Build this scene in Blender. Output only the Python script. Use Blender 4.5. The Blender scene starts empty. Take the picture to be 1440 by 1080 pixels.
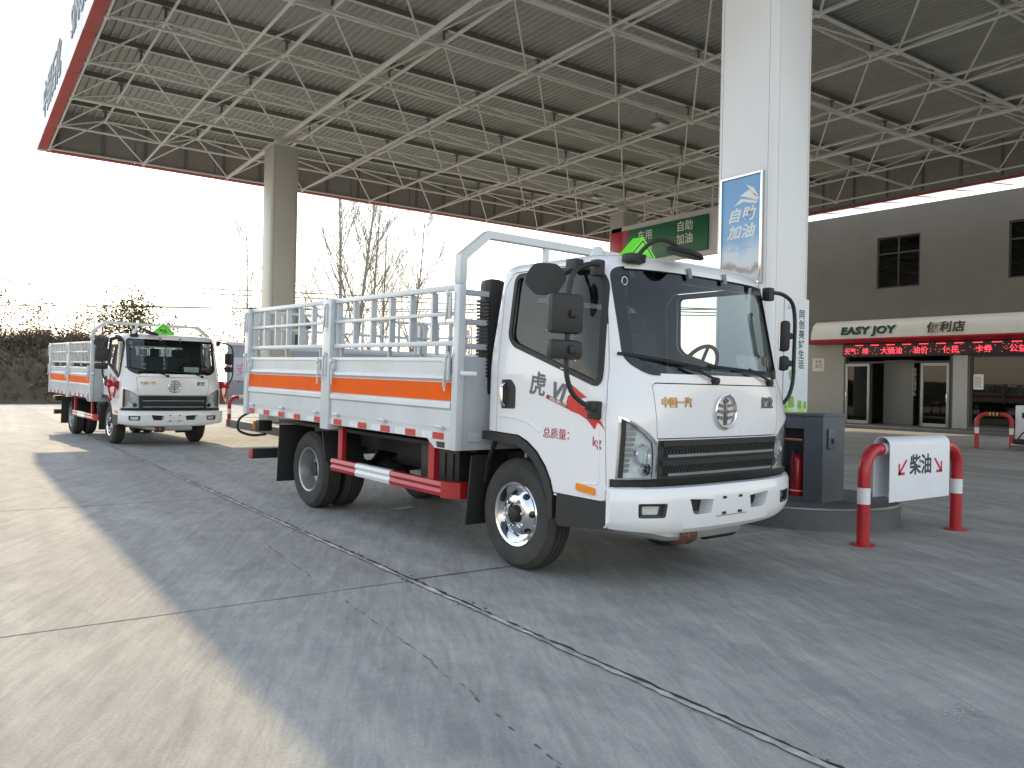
import bpy, bmesh, math, random
from mathutils import Vector, Matrix
random.seed(7)
D2R = math.radians
S = bpy.context.scene
COL = S.collection

# ------------------------------------------------------------------ camera, sky, sun, exposure
cd = bpy.data.cameras.new("camera")
cam = bpy.data.objects.new("camera", cd); COL.objects.link(cam)
cd.sensor_width = 36.0; cd.lens = 36.0 * 1125.8 / 1440.0
cd.clip_start = 0.05; cd.clip_end = 3000
_R = Matrix(((0.81850891, -0.57412022, 0.02071548),
             (0.5741883, 0.81871744, 0.00308923),
             (-0.01873371, 0.00936602, 0.99978064)))
cam.matrix_world = Matrix.Translation((0, 0, 1.27)) @ Matrix((
    (_R[0][0], _R[2][0], -_R[1][0], 0), (_R[0][1], _R[2][1], -_R[1][1], 0),
    (_R[0][2], _R[2][2], -_R[1][2], 0), (0, 0, 0, 1)))
S.camera = cam
SUN_TO = Vector((0.096, 1.45, 1.0)).normalized()
SUN_EL = math.asin(SUN_TO.z)
W = bpy.data.worlds.new("World"); S.world = W; W.use_nodes = True
wn = W.node_tree; wn.nodes.clear()
sky = wn.nodes.new("ShaderNodeTexSky"); sky.sky_type = 'NISHITA'; sky.sun_disc = False
sky.sun_elevation = SUN_EL; sky.sun_rotation = math.atan2(SUN_TO.x, SUN_TO.y)
sky.air_density = 2.0; sky.dust_density = 0.6; sky.ozone_density = 1.0; sky.altitude = 50
hs = wn.nodes.new("ShaderNodeHueSaturation"); hs.inputs['Saturation'].default_value = 0.6
tint = wn.nodes.new("ShaderNodeMix"); tint.data_type = 'RGBA'; tint.blend_type = 'MULTIPLY'; tint.inputs['Factor'].default_value = 1.0; tint.inputs['B'].default_value = (0.965, 0.955, 1.02, 1)
bg = wn.nodes.new("ShaderNodeBackground"); bg.inputs[1].default_value = 0.15
wo = wn.nodes.new("ShaderNodeOutputWorld")
wn.links.new(sky.outputs[0], hs.inputs['Color']); wn.links.new(hs.outputs[0], tint.inputs['A']); wn.links.new(tint.outputs['Result'], bg.inputs[0]); wn.links.new(bg.outputs[0], wo.inputs[0])
sl = bpy.data.lights.new("sun", 'SUN'); sl.energy = 2.0; sl.angle = D2R(0.55); sl.color = (1.0, 0.80, 0.52)
sun = bpy.data.objects.new("sun", sl); COL.objects.link(sun)
sun.rotation_euler = SUN_TO.to_track_quat('Z', 'Y').to_euler(); sun.location = (0, 40, 40)
S.view_settings.view_transform = 'Standard'; S.view_settings.look = 'None'
S.view_settings.gamma = 1.0; S.view_settings.exposure = 1.12; S.view_settings.use_curve_mapping = False
S.render.engine = 'CYCLES'
S.cycles.max_bounces = 12; S.cycles.diffuse_bounces = 6; S.cycles.glossy_bounces = 5
S.cycles.transparent_max_bounces = 16; S.cycles.transmission_bounces = 6
S.cycles.use_denoising = True; S.cycles.sample_clamp_indirect = 8.0
S.cycles.caustics_reflective = False; S.cycles.caustics_refractive = False

# ------------------------------------------------------------------ materials
def srgb(r, g, b):
    f = lambda c: (c / 255 / 12.92) if c / 255 <= 0.04045 else ((c / 255 + 0.055) / 1.055) ** 2.4
    return (f(r), f(g), f(b))
MATS = {}
def mat(name, col, rough=0.5, metal=0.0, var=0.08, vs=2.5, bump=0.0, bs=60.0, coat=0.0, spec=0.5, emit=0.0):
    if name in MATS: return MATS[name]
    m = bpy.data.materials.new(name); m.use_nodes = True
    nt = m.node_tree; b = nt.nodes["Principled BSDF"]
    b.inputs['Metallic'].default_value = metal
    b.inputs['Coat Weight'].default_value = coat; b.inputs['Coat Roughness'].default_value = 0.06
    b.inputs['Specular IOR Level'].default_value = spec
    tc = nt.nodes.new("ShaderNodeTexCoord")
    n1 = nt.nodes.new("ShaderNodeTexNoise"); n1.inputs['Scale'].default_value = vs; n1.inputs['Detail'].default_value = 6; n1.inputs['Roughness'].default_value = 0.65
    nt.links.new(tc.outputs['Object'], n1.inputs['Vector'])
    r = nt.nodes.new("ShaderNodeValToRGB"); r.color_ramp.elements[0].position = 0.3; r.color_ramp.elements[1].position = 0.7
    r.color_ramp.elements[0].color = (*[c * (1 - var) for c in col], 1); r.color_ramp.elements[1].color = (*[min(1, c * (1 + var)) for c in col], 1)
    nt.links.new(n1.outputs['Fac'], r.inputs['Fac']); nt.links.new(r.outputs['Color'], b.inputs['Base Color'])
    mr = nt.nodes.new("ShaderNodeMapRange"); mr.inputs['To Min'].default_value = max(0.02, rough - 0.08); mr.inputs['To Max'].default_value = min(1, rough + 0.08)
    nt.links.new(n1.outputs['Fac'], mr.inputs['Value']); nt.links.new(mr.outputs['Result'], b.inputs['Roughness'])
    if bump:
        n2 = nt.nodes.new("ShaderNodeTexNoise"); n2.inputs['Scale'].default_value = bs; n2.inputs['Detail'].default_value = 4
        nt.links.new(tc.outputs['Object'], n2.inputs['Vector'])
        bp = nt.nodes.new("ShaderNodeBump"); bp.inputs['Strength'].default_value = bump; bp.inputs['Distance'].default_value = 0.01
        nt.links.new(n2.outputs['Fac'], bp.inputs['Height']); nt.links.new(bp.outputs['Normal'], b.inputs['Normal'])
    if emit:
        b.inputs['Emission Color'].default_value = (*col, 1); b.inputs['Emission Strength'].default_value = emit
    MATS[name] = m; return m
def glass_mat(name, tint, refl=1.0, rough=0.0):
    if name in MATS: return MATS[name]
    m = bpy.data.materials.new(name); m.use_nodes = True; nt = m.node_tree; nt.nodes.clear()
    t = nt.nodes.new("ShaderNodeBsdfTransparent"); t.inputs[0].default_value = (*tint, 1)
    g = nt.nodes.new("ShaderNodeBsdfGlossy"); g.inputs['Roughness'].default_value = rough; g.inputs[0].default_value = (refl, refl, refl, 1)
    f = nt.nodes.new("ShaderNodeFresnel"); f.inputs[0].default_value = 1.5
    mx = nt.nodes.new("ShaderNodeMixShader"); o = nt.nodes.new("ShaderNodeOutputMaterial")
    ge = nt.nodes.new("ShaderNodeNewGeometry"); iv = nt.nodes.new("ShaderNodeMath"); iv.operation = 'SUBTRACT'; iv.inputs[0].default_value = 1.0; nt.links.new(ge.outputs['Backfacing'], iv.inputs[1])
    ml = nt.nodes.new("ShaderNodeMath"); ml.operation = 'MULTIPLY'; nt.links.new(f.outputs[0], ml.inputs[0]); nt.links.new(iv.outputs[0], ml.inputs[1])
    nt.links.new(ml.outputs[0], mx.inputs[0]); nt.links.new(t.outputs[0], mx.inputs[1]); nt.links.new(g.outputs[0], mx.inputs[2]); nt.links.new(mx.outputs[0], o.inputs[0])
    MATS[name] = m; return m
def trans_mat(name, col, tr=0.75):
    if name in MATS: return MATS[name]
    m = bpy.data.materials.new(name); m.use_nodes = True; nt = m.node_tree; nt.nodes.clear()
    t = nt.nodes.new("ShaderNodeBsdfTranslucent"); t.inputs[0].default_value = (*col, 1)
    d = nt.nodes.new("ShaderNodeBsdfDiffuse"); d.inputs[0].default_value = (*col, 1)
    n = nt.nodes.new("ShaderNodeTexNoise"); n.inputs['Scale'].default_value = 1.5
    mr = nt.nodes.new("ShaderNodeMapRange"); mr.inputs['To Min'].default_value = tr - .06; mr.inputs['To Max'].default_value = tr + .06
    mx = nt.nodes.new("ShaderNodeMixShader"); o = nt.nodes.new("ShaderNodeOutputMaterial")
    nt.links.new(n.outputs['Fac'], mr.inputs['Value']); nt.links.new(mr.outputs[0], mx.inputs[0])
    nt.links.new(d.outputs[0], mx.inputs[1]); nt.links.new(t.outputs[0], mx.inputs[2]); nt.links.new(mx.outputs[0], o.inputs[0])
    MATS[name] = m; return m
def concrete_mat(name):
    m = bpy.data.materials.new(name); m.use_nodes = True; nt = m.node_tree; b = nt.nodes["Principled BSDF"]; L = nt.links.new
    geo = nt.nodes.new("ShaderNodeNewGeometry")
    def noise(scale, det, rough, mapscale=None, rot=0.0, dist=0.0):
        n = nt.nodes.new("ShaderNodeTexNoise"); n.inputs['Scale'].default_value = scale; n.inputs['Detail'].default_value = det; n.inputs['Roughness'].default_value = rough; n.inputs['Distortion'].default_value = dist
        if mapscale:
            mr_ = nt.nodes.new("ShaderNodeMapping"); mr_.inputs['Rotation'].default_value = (0, 0, rot); L(geo.outputs['Position'], mr_.inputs['Vector'])
            mp = nt.nodes.new("ShaderNodeMapping"); mp.inputs['Scale'].default_value = mapscale
            L(mr_.outputs[0], mp.inputs['Vector']); L(mp.outputs[0], n.inputs['Vector'])
        else: L(geo.outputs['Position'], n.inputs['Vector'])
        return n.outputs['Fac']
    def ramp(src, p0, c0, p1, c1):
        r = nt.nodes.new("ShaderNodeValToRGB"); r.color_ramp.elements[0].position = p0; r.color_ramp.elements[1].position = p1
        r.color_ramp.elements[0].color = (*c0, 1); r.color_ramp.elements[1].color = (*c1, 1); L(src, r.inputs[0]); return r.outputs[0]
    def mult(a, c, f=1.0):
        x = nt.nodes.new("ShaderNodeMix"); x.data_type = 'RGBA'; x.blend_type = 'MULTIPLY'; x.inputs['Factor'].default_value = f
        L(a, x.inputs['A']); L(c, x.inputs['B']); return x.outputs['Result']
    big = noise(0.35, 5, 0.6)
    c = ramp(big, 0.3, (0.335, 0.333, 0.322), 0.72, (0.44, 0.435, 0.415))
    st = noise(1.0, 6, 0.72, (0.5, 6.0, 1), D2R(18), 0.6)
    c = mult(c, ramp(st, 0.34, (0.90, 0.90, 0.91), 0.66, (1.05, 1.05, 1.04)))
    dg = noise(1.0, 7, 0.74, (1.3, 9.0, 1), D2R(-60), 0.9)
    c = mult(c, ramp(dg, 0.33, (0.81, 0.808, 0.805), 0.64, (1.12, 1.115, 1.10)))
    dg2 = noise(1.0, 5, 0.7, (2.2, 26.0, 1), D2R(-66), 0.5)
    c = mult(c, ramp(dg2, 0.36, (0.92, 0.92, 0.92), 0.62, (1.07, 1.07, 1.06)))
    st2 = noise(1.0, 5, 0.7, (3.2, 0.45, 1), D2R(-14), 0.8)
    c = mult(c, ramp(st2, 0.36, (0.90, 0.90, 0.905), 0.62, (1.04, 1.04, 1.03)))
    tr = noise(1.0, 4, 0.6, (1.5, 0.05, 1), D2R(3), 0.3)
    c = mult(c, ramp(tr, 0.40, (0.78, 0.78, 0.79), 0.60, (1.02, 1.02, 1.01)), 0.8)
    fine = noise(70, 3, 0.7)
    c = mult(c, ramp(fine, 0.32, (0.86, 0.86, 0.86), 0.68, (1.07, 1.07, 1.07)))
    spot = noise(2.6, 8, 0.75)
    c = mult(c, ramp(spot, 0.27, (0.55, 0.54, 0.52), 0.37, (1, 1, 1)))
    L(c, b.inputs['Base Color'])
    mr = nt.nodes.new("ShaderNodeMapRange"); mr.inputs['To Min'].default_value = 0.62; mr.inputs['To Max'].default_value = 0.92; b.inputs['Specular IOR Level'].default_value = 0.22
    L(st, mr.inputs['Value']); L(mr.outputs[0], b.inputs['Roughness'])
    mm = nt.nodes.new("ShaderNodeMath"); mm.operation = 'ADD'; L(fine, mm.inputs[0]); L(dg, mm.inputs[1])
    bp = nt.nodes.new("ShaderNodeBump"); bp.inputs['Strength'].default_value = 0.3; bp.inputs['Distance'].default_value = 0.006
    L(mm.outputs[0], bp.inputs['Height']); L(bp.outputs[0], b.inputs['Normal'])
    MATS[name] = m; return m
def soil_mat(name, c0, c1, c2):
    m = bpy.data.materials.new(name); m.use_nodes = True; nt = m.node_tree; b = nt.nodes["Principled BSDF"]; L = nt.links.new
    geo = nt.nodes.new("ShaderNodeNewGeometry")
    n = nt.nodes.new("ShaderNodeTexNoise"); n.inputs['Scale'].default_value = 0.8; n.inputs['Detail'].default_value = 10; n.inputs['Roughness'].default_value = 0.72
    L(geo.outputs['Position'], n.inputs['Vector'])
    r = nt.nodes.new("ShaderNodeValToRGB"); e = r.color_ramp.elements; e[0].position = .3; e[0].color = (*c0, 1); e[1].position = .7; e[1].color = (*c2, 1)
    k = e.new(.5); k.color = (*c1, 1)
    L(n.outputs['Fac'], r.inputs[0]); L(r.outputs[0], b.inputs['Base Color']); b.inputs['Roughness'].default_value = .95
    bp = nt.nodes.new("ShaderNodeBump"); bp.inputs['Strength'].default_value = .9; bp.inputs['Distance'].default_value = .15; L(n.outputs['Fac'], bp.inputs['Height']); L(bp.outputs[0], b.inputs['Normal'])
    MATS[name] = m; return m
def poster_mat(name, kind):
    m = bpy.data.materials.new(name); m.use_nodes = True; nt = m.node_tree; b = nt.nodes["Principled BSDF"]; L = nt.links.new
    tc = nt.nodes.new("ShaderNodeTexCoord"); sep = nt.nodes.new("ShaderNodeSeparateXYZ"); L(tc.outputs['Generated'], sep.inputs[0])
    n = nt.nodes.new("ShaderNodeTexNoise"); n.inputs['Scale'].default_value = 3.2; n.inputs['Detail'].default_value = 6; L(tc.outputs['Generated'], n.inputs['Vector'])
    ad = nt.nodes.new("ShaderNodeMath"); ad.operation = 'MULTIPLY_ADD'; ad.inputs[1].default_value = 0.28; L(n.outputs['Fac'], ad.inputs[0]); L(sep.outputs[2], ad.inputs[2])
    r = nt.nodes.new("ShaderNodeValToRGB"); L(ad.outputs[0], r.inputs[0]); e = r.color_ramp.elements
    if kind == 'sky':
        pts = [(0.0, (0.30, 0.34, 0.38)), (0.20, (0.62, 0.66, 0.70)), (0.27, (0.34, 0.28, 0.26)), (0.33, (0.68, 0.74, 0.80)), (0.42, (0.62, 0.72, 0.82)), (0.55, (0.24, 0.47, 0.74)), (1.2, (0.17, 0.38, 0.68))]
    else:
        pts = [(0.0, (0.33, 0.55, 0.10)), (0.17, (0.40, 0.62, 0.14)), (0.24, (0.62, 0.74, 0.60)), (0.34, (0.62, 0.67, 0.74)), (0.7, (0.68, 0.73, 0.78)), (1.1, (0.72, 0.74, 0.80))]
    e[0].position = pts[0][0]; e[0].color = (*pts[0][1], 1); e[1].position = min(1, pts[-1][0]); e[1].color = (*pts[-1][1], 1)
    for p, c in pts[1:-1]:
        k = e.new(p); k.color = (*c, 1)
    L(r.outputs[0], b.inputs['Base Color']); b.inputs['Roughness'].default_value = .35
    MATS[name] = m; return m

WHITE = mat("truck_white_paint", (0.80, 0.80, 0.81), 0.25, coat=0.6, var=0.03, vs=1.5)
TRIM = mat("grey_cab_trim", (0.085, 0.088, 0.092), 0.8, bump=.2)
BLACKP = mat("black_plastic", (0.018, 0.018, 0.019), 0.55, bump=.15, bs=250)
BLACKG = mat("black_frit", (0.010, 0.010, 0.012), 0.15)
RUBBER = mat("tyre_rubber", (0.045, 0.043, 0.041), 0.85, var=.25, vs=6, bump=.3, bs=120)
CHASS = mat("black_chassis", (0.016, 0.016, 0.017), 0.6, var=.3, vs=8)
CHROME = mat("bright_chrome", (0.78, 0.78, 0.78), 0.12, metal=1, var=.04)
STEEL = mat("silver_rim_paint", (0.42, 0.43, 0.44), 0.4, metal=.7, var=.1)
ALU = mat("bed_silver_paint", (0.58, 0.61, 0.635), 0.34, metal=.1, var=.07, vs=3, coat=.1)
ALU2 = mat("bed_grey_paint", (0.40, 0.42, 0.45), 0.5, var=.08, vs=3)
ORANGE = mat("orange_stripe_paint", (0.80, 0.115, 0.003), 0.6, spec=.12, var=.06)
REDP = mat("red_paint", (0.40, 0.012, 0.018), 0.38, var=.15, vs=6, coat=.2)
REDT = mat("red_reflective_tape", (0.52, 0.03, 0.03), 0.35, var=.12, vs=40)
WHT = mat("white_reflective_tape", (0.72, 0.73, 0.74), 0.35, var=.1, vs=40)
WGL = glass_mat("windscreen_glass", (0.84, 0.89, 0.90), 1.0)
SGL = glass_mat("side_glass", (0.78, 0.81, 0.81), 1.0)
LGL = glass_mat("lamp_lens", (0.92, 0.94, 0.95), 1.0)
SILV = mat("lamp_reflector", (0.88, 0.88, 0.86), 0.32, metal=.05, var=.15, vs=15)
AMBER = mat("amber_lens", (0.80, 0.27, 0.015), 0.25, var=.1, vs=30)
MAG = mat("magenta_print", (0.42, 0.03, 0.10), 0.5)
GREYD = mat("grey_decal", (0.12, 0.13, 0.14), 0.45)
REDD = mat("red_decal", (0.62, 0.02, 0.015), 0.35)
LIME = mat("lime_reflective", (0.16, 0.78, 0.03), 0.4, emit=0.0)
WSTEEL = mat("white_steel_tube", (0.82, 0.80, 0.74), 0.5, var=.10, vs=1.2)
DECK = mat("roof_sheet_underside", (0.46, 0.45, 0.41), 0.6, var=.12, vs=.6)
PURL = mat("purlin_grey", (0.22, 0.21, 0.19), 0.7, var=.15)
FGREY = mat("fascia_back_grey", (0.36, 0.34, 0.32), 0.65, var=.10, vs=1.0)
FWHITE = mat("fascia_white", (0.70, 0.71, 0.75), 0.4, var=.03)
FRED = mat("fascia_red", (0.48, 0.055, 0.045), 0.5, var=.12, vs=1.5)
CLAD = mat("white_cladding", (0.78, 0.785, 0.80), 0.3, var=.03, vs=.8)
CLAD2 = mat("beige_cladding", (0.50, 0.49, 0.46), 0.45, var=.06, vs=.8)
PLAST = mat("grey_plaster", (0.155, 0.155, 0.14), 0.85, var=.10, vs=.7, bump=.25, bs=35)
DARKM = mat("dark_window_frame", (0.035, 0.037, 0.04), 0.45)
ALUF = mat("brushed_aluminium", (0.30, 0.31, 0.31), 0.4, metal=.6)
CAB = mat("slate_grey_cabinet", (0.085, 0.10, 0.115), 0.45, var=.08, vs=2)
CURB = mat("dark_curb_paint", (0.10, 0.105, 0.11), 0.6, var=.25, vs=3, bump=.25, bs=30)
GREEN = mat("sign_green", (0.010, 0.16, 0.075), 0.35)
SRED = mat("sign_red", (0.50, 0.02, 0.05), 0.35)
PRINTW = mat("white_print", (0.80, 0.81, 0.80), 0.5, var=.02)
PRINTG = mat("dark_green_print", (0.004, 0.055, 0.03), 0.6)
PRINTK = mat("dark_print", (0.03, 0.035, 0.06), 0.5)
PRINTR = mat("crimson_print", (0.55, 0.01, 0.06), 0.5)
SIGNW = mat("sign_board_white", (0.74, 0.76, 0.80), 0.35, var=.03)
SHOPW = mat("shop_sign_white", (0.66, 0.67, 0.63), 0.4, var=.04)
LEDB = mat("led_panel_black", (0.020, 0.012, 0.013), 0.5)
LEDR = mat("led_red", (1.0, 0.06, 0.10), 0.5, emit=.8)
WOOD = mat("counter_wood", (0.36, 0.22, 0.12), 0.5, var=.25, vs=5)
BARK = mat("bark_grey", (0.34, 0.32, 0.29), 0.9, var=.25, vs=5)
TWIG = mat("twig_brown", (0.33, 0.29, 0.25), 0.9, var=.2, vs=5)
LEAFO = mat("leaf_olive", (0.10, 0.095, 0.035), 0.75, var=.5, vs=1.4)
LEAFB = mat("leaf_brown", (0.17, 0.115, 0.05), 0.8, var=.4, vs=1.4)
SCRUB = mat("dry_scrub_mat", (0.12, 0.095, 0.065), 0.95, var=.5, vs=.5)
ASEAL = mat("joint_sealant_pale", (0.42, 0.405, 0.36), 0.85, var=.6, vs=5, bump=.5)
ASEALD = mat("joint_black_tar", (0.022, 0.022, 0.022), 0.7, var=.3, vs=20)
CONC = concrete_mat("forecourt_concrete")
SOIL = soil_mat("dry_soil", (0.07, 0.055, 0.04), (0.115, 0.09, 0.06), (0.16, 0.135, 0.09))
FIELD = soil_mat("field_soil", (0.10, 0.085, 0.055), (0.14, 0.125, 0.08), (0.18, 0.16, 0.11))

# ------------------------------------------------------------------ mesh helpers
class MB:
    def __init__(s): s.v = []; s.f = []; s.mi = []
    def add(s, vs, fs, mi=0):
        o = len(s.v); s.v += [tuple(v) for v in vs]; s.f += [[i + o for i in f] for f in fs]; s.mi += [mi] * len(fs); return s
    def box(s, c, d, bev=0.0, rot=None, mi=0):
        bm = bmesh.new(); bmesh.ops.create_cube(bm, size=1.0)
        bmesh.ops.scale(bm, vec=d, verts=bm.verts)
        if bev: bmesh.ops.bevel(bm, geom=bm.edges[:], offset=min(bev, min(d) * .45), segments=2, affect='EDGES', profile=.6)
        M = Matrix.Translation(c) @ (rot.to_4x4() if rot else Matrix.Identity(4))
        bm.verts.ensure_lookup_table(); bm.verts.index_update()
        s.add([M @ v.co for v in bm.verts], [[v.index for v in f.verts] for f in bm.faces], mi); bm.free(); return s
    def bb(s, x0, x1, y0, y1, z0, z1, bev=0.0, mi=0):
        return s.box(((x0 + x1) / 2, (y0 + y1) / 2, (z0 + z1) / 2), (abs(x1 - x0), abs(y1 - y0), abs(z1 - z0)), bev, None, mi)
    def tube(s, pts, r, n=8, mi=0, closed=False):
        P = [Vector(p) for p in pts]; k = len(P); R = r if isinstance(r, (list, tuple)) else [r] * k
        T = []
        for i in range(k):
            a = P[i - 1] if (i > 0 or closed) else P[i]; b = P[(i + 1) % k] if (i < k - 1 or closed) else P[i]
            T.append((b - a).normalized())
        u = T[0].orthogonal().normalized(); rings = []
        for i in range(k):
            u = (u - T[i] * u.dot(T[i]))
            u = u.normalized() if u.length > 1e-6 else T[i].orthogonal().normalized()
            w = T[i].cross(u)
            rings.append([P[i] + (u * math.cos(2 * math.pi * j / n) + w * math.sin(2 * math.pi * j / n)) * R[i] for j in range(n)])
        vs = [v for q in rings for v in q]; fs = []
        for i in range(k if closed else k - 1):
            i2 = (i + 1) % k
            for j in range(n): fs.append([i * n + j, i * n + (j + 1) % n, i2 * n + (j + 1) % n, i2 * n + j])
        if not closed: fs += [list(range(n))[::-1], [(k - 1) * n + j for j in range(n)]]
        return s.add(vs, fs, mi)
    def lathe(s, prof, c, axis='x', n=32, mi=0, closed=False):
        vs = []; fs = []; k = len(prof)
        for j in range(n):
            a = 2 * math.pi * j / n
            for r, h in prof:
                p, q = r * math.cos(a), r * math.sin(a)
                vs.append((c[0] + h, c[1] + p, c[2] + q) if axis == 'x' else (c[0] + p, c[1] + h, c[2] + q) if axis == 'y' else (c[0] + p, c[1] + q, c[2] + h))
        for j in range(n):
            j2 = (j + 1) % n
            for i in range(k if closed else k - 1):
                i2 = (i + 1) % k; fs.append([j * k + i, j * k + i2, j2 * k + i2, j2 * k + i])
        return s.add(vs, fs, mi)
    def prism(s, poly, axis, a0, a1, mi=0):
        n = len(poly); vs = []
        for a in (a0, a1):
            for p, q in poly:
                vs.append((a, p, q) if axis == 'x' else (p, a, q) if axis == 'y' else (p, q, a))
        fs = [[i, (i + 1) % n, n + (i + 1) % n, n + i] for i in range(n)] + [list(range(n))[::-1], list(range(n, 2 * n))]
        return s.add(vs, fs, mi)
    def slab(s, loopf, loopb, cf, cb, rings=5, mi=0):
        # loops: functions t in 0..1 (0 boundary, 1 centre) -> list of 3d points for the front and the back
        n = len(loopf(0)); A = []; B = []
        for r in range(rings):
            A += loopf(r / rings); B += loopb(r / rings)
        A.append(cf); B.append(cb); o = len(A); fs = []
        for r in range(rings - 1):
            for j in range(n):
                q = [r * n + j, r * n + (j + 1) % n, (r + 1) * n + (j + 1) % n, (r + 1) * n + j]; fs.append(q); fs.append([o + x for x in q[::-1]])
        for j in range(n):
            q = [(rings - 1) * n + j, (rings - 1) * n + (j + 1) % n, rings * n]; fs.append(q); fs.append([o + x for x in q[::-1]])
            fs.append([j, o + j, o + (j + 1) % n, (j + 1) % n])
        return s.add(A + B, fs, mi)
    def mesh(s, name, mats, sharp=35, fix=True):
        me = bpy.data.meshes.new(name); me.from_pydata(s.v, [], s.f)
        for m in (mats if isinstance(mats, (list, tuple)) else [mats]): me.materials.append(m)
        me.polygons.foreach_set('material_index', s.mi)
        if fix:
            bm = bmesh.new(); bm.from_mesh(me); bmesh.ops.recalc_face_normals(bm, faces=bm.faces[:]); bm.to_mesh(me); bm.free()
        me.polygons.foreach_set('use_smooth', [True] * len(me.polygons)); me.set_sharp_from_angle(angle=D2R(sharp)); me.update()
        return me
    def build(s, name, mats, parent=None, label=None, kind=None, sharp=35, fix=True):
        return link(name, s.mesh(name, mats, sharp, fix), parent, label, kind)
def link(name, me, parent=None, label=None, kind=None, loc=None):
    o = bpy.data.objects.new(name, me); COL.objects.link(o)
    if parent: o.parent = parent
    if label: o['label'] = label
    if kind: o['kind'] = kind
    if loc: o.location = loc
    return o
def tag(o, label, cat, group=None, kind=None):
    o['label'] = label; o['category'] = cat
    if group: o['group'] = group
    if kind: o['kind'] = kind
    return o
def thing(name, label, cat, loc=(0, 0, 0), rot=(0, 0, 0), group=None):
    o = bpy.data.objects.new(name, None); COL.objects.link(o); o.location = loc; o.rotation_euler = rot; o.empty_display_size = .2
    return tag(o, label, cat, group)
def copy_tree(o, parent=None):
    c = o.copy(); COL.objects.link(c)
    if parent: c.parent = parent
    for ch in list(o.children): copy_tree(ch, c)
    return c
def rpoly(poly, r, n=5):
    out = []; k = len(poly)
    for i in range(k):
        p = Vector(poly[i]); a = Vector(poly[i - 1]) - p; b = Vector(poly[(i + 1) % k]) - p
        rr = min(r, a.length * .45, b.length * .45); a = a.normalized() * rr; b = b.normalized() * rr
        for t in range(n + 1):
            t /= n; out.append(tuple((p + a) * (1 - t) ** 2 + p * 2 * t * (1 - t) + (p + b) * t * t))
    return out
def resample(poly, m=64):
    P = [Vector(p) for p in poly]; k = len(P); L = [(P[(i + 1) % k] - P[i]).length for i in range(k)]; out = []
    for i in range(k):
        c = max(1, round(m * L[i] / sum(L)))
        for j in range(c): out.append(tuple(P[i].lerp(P[(i + 1) % k], j / c)))
    return out
def offset_poly(poly, d):       # d > 0 grows
    k = len(poly); ar = sum(poly[i][0] * poly[(i + 1) % k][1] - poly[(i + 1) % k][0] * poly[i][1] for i in range(k)); sg = 1 if ar > 0 else -1; out = []
    for i in range(k):
        p = Vector(poly[i]); a = (p - Vector(poly[i - 1])).normalized(); b = (Vector(poly[(i + 1) % k]) - p).normalized()
        na = Vector((a.y, -a.x)) * sg; nb = Vector((b.y, -b.x)) * sg; nn = (na + nb); nn = nn.normalized() if nn.length > 1e-6 else na
        out.append(tuple(p + nn * d / max(.4, nn.dot(na))))
    return out
def arc_path(pts, r, n=5):      # polyline with rounded corners
    P = [Vector(p) for p in pts]; out = [P[0]]
    for i in range(1, len(P) - 1):
        a = P[i - 1] - P[i]; b = P[i + 1] - P[i]; rr = min(r, a.length * .48, b.length * .48); a = a.normalized() * rr; b = b.normalized() * rr
        for t in range(n + 1):
            t /= n; out.append((P[i] + a) * (1 - t) ** 2 + P[i] * 2 * t * (1 - t) + (P[i] + b) * t * t)
    out.append(P[-1]); return out
def boolean(me, cutters, op):
    o = bpy.data.objects.new("tmp_a", me); COL.objects.link(o); tmp = []
    for c in cutters:
        k = bpy.data.objects.new("tmp_b", c); COL.objects.link(k); tmp.append(k)
        md = o.modifiers.new("b", 'BOOLEAN'); md.operation = op; md.object = k; md.solver = 'EXACT'
    dg = bpy.context.evaluated_depsgraph_get(); res = bpy.data.meshes.new_from_object(o.evaluated_get(dg))
    for k in tmp + [o]: bpy.data.objects.remove(k)
    res.polygons.foreach_set('use_smooth', [True] * len(res.polygons)); res.set_sharp_from_angle(angle=D2R(32)); return res
def text_mesh(s, size, ext=0.002, bold=0.0, mt=None, shear=0.0, sx=1.0, spacing=1.0, align='CENTER', line=1.0):
    c = bpy.data.curves.new("lettering", 'FONT'); c.body = s; c.size = size; c.extrude = ext; c.offset = bold; c.align_x = align; c.align_y = 'CENTER'
    c.shear = shear; c.space_character = spacing; c.resolution_u = 3; c.space_line = line
    o = bpy.data.objects.new("tmp_t", c); COL.objects.link(o)
    me = bpy.data.meshes.new_from_object(o.evaluated_get(bpy.context.evaluated_depsgraph_get())); bpy.data.objects.remove(o); bpy.data.curves.remove(c)
    if sx != 1.0:
        for v in me.vertices: v.co.x *= sx
    me.materials.clear(); me.materials.append(mt); return me
def put_text(name, s, size, M, mt, parent=None, **kw):
    me = text_mesh(s, size, mt=mt, **kw); me.transform(M); return link(name, me, parent)
def frame(o, xdir, ydir):
    x = Vector(xdir).normalized(); y = Vector(ydir).normalized(); z = x.cross(y)
    return Matrix(((x.x, y.x, z.x, o[0]), (x.y, y.y, z.y, o[1]), (x.z, y.z, z.z, o[2]), (0, 0, 0, 1)))
def lerp_tab(tab, z):
    if z <= tab[0][0]: return tab[0][1]
    for (a, u), (b, v) in zip(tab, tab[1:]):
        if z <= b: return u + (v - u) * (z - a) / (b - a)
    return tab[-1][1]

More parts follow.
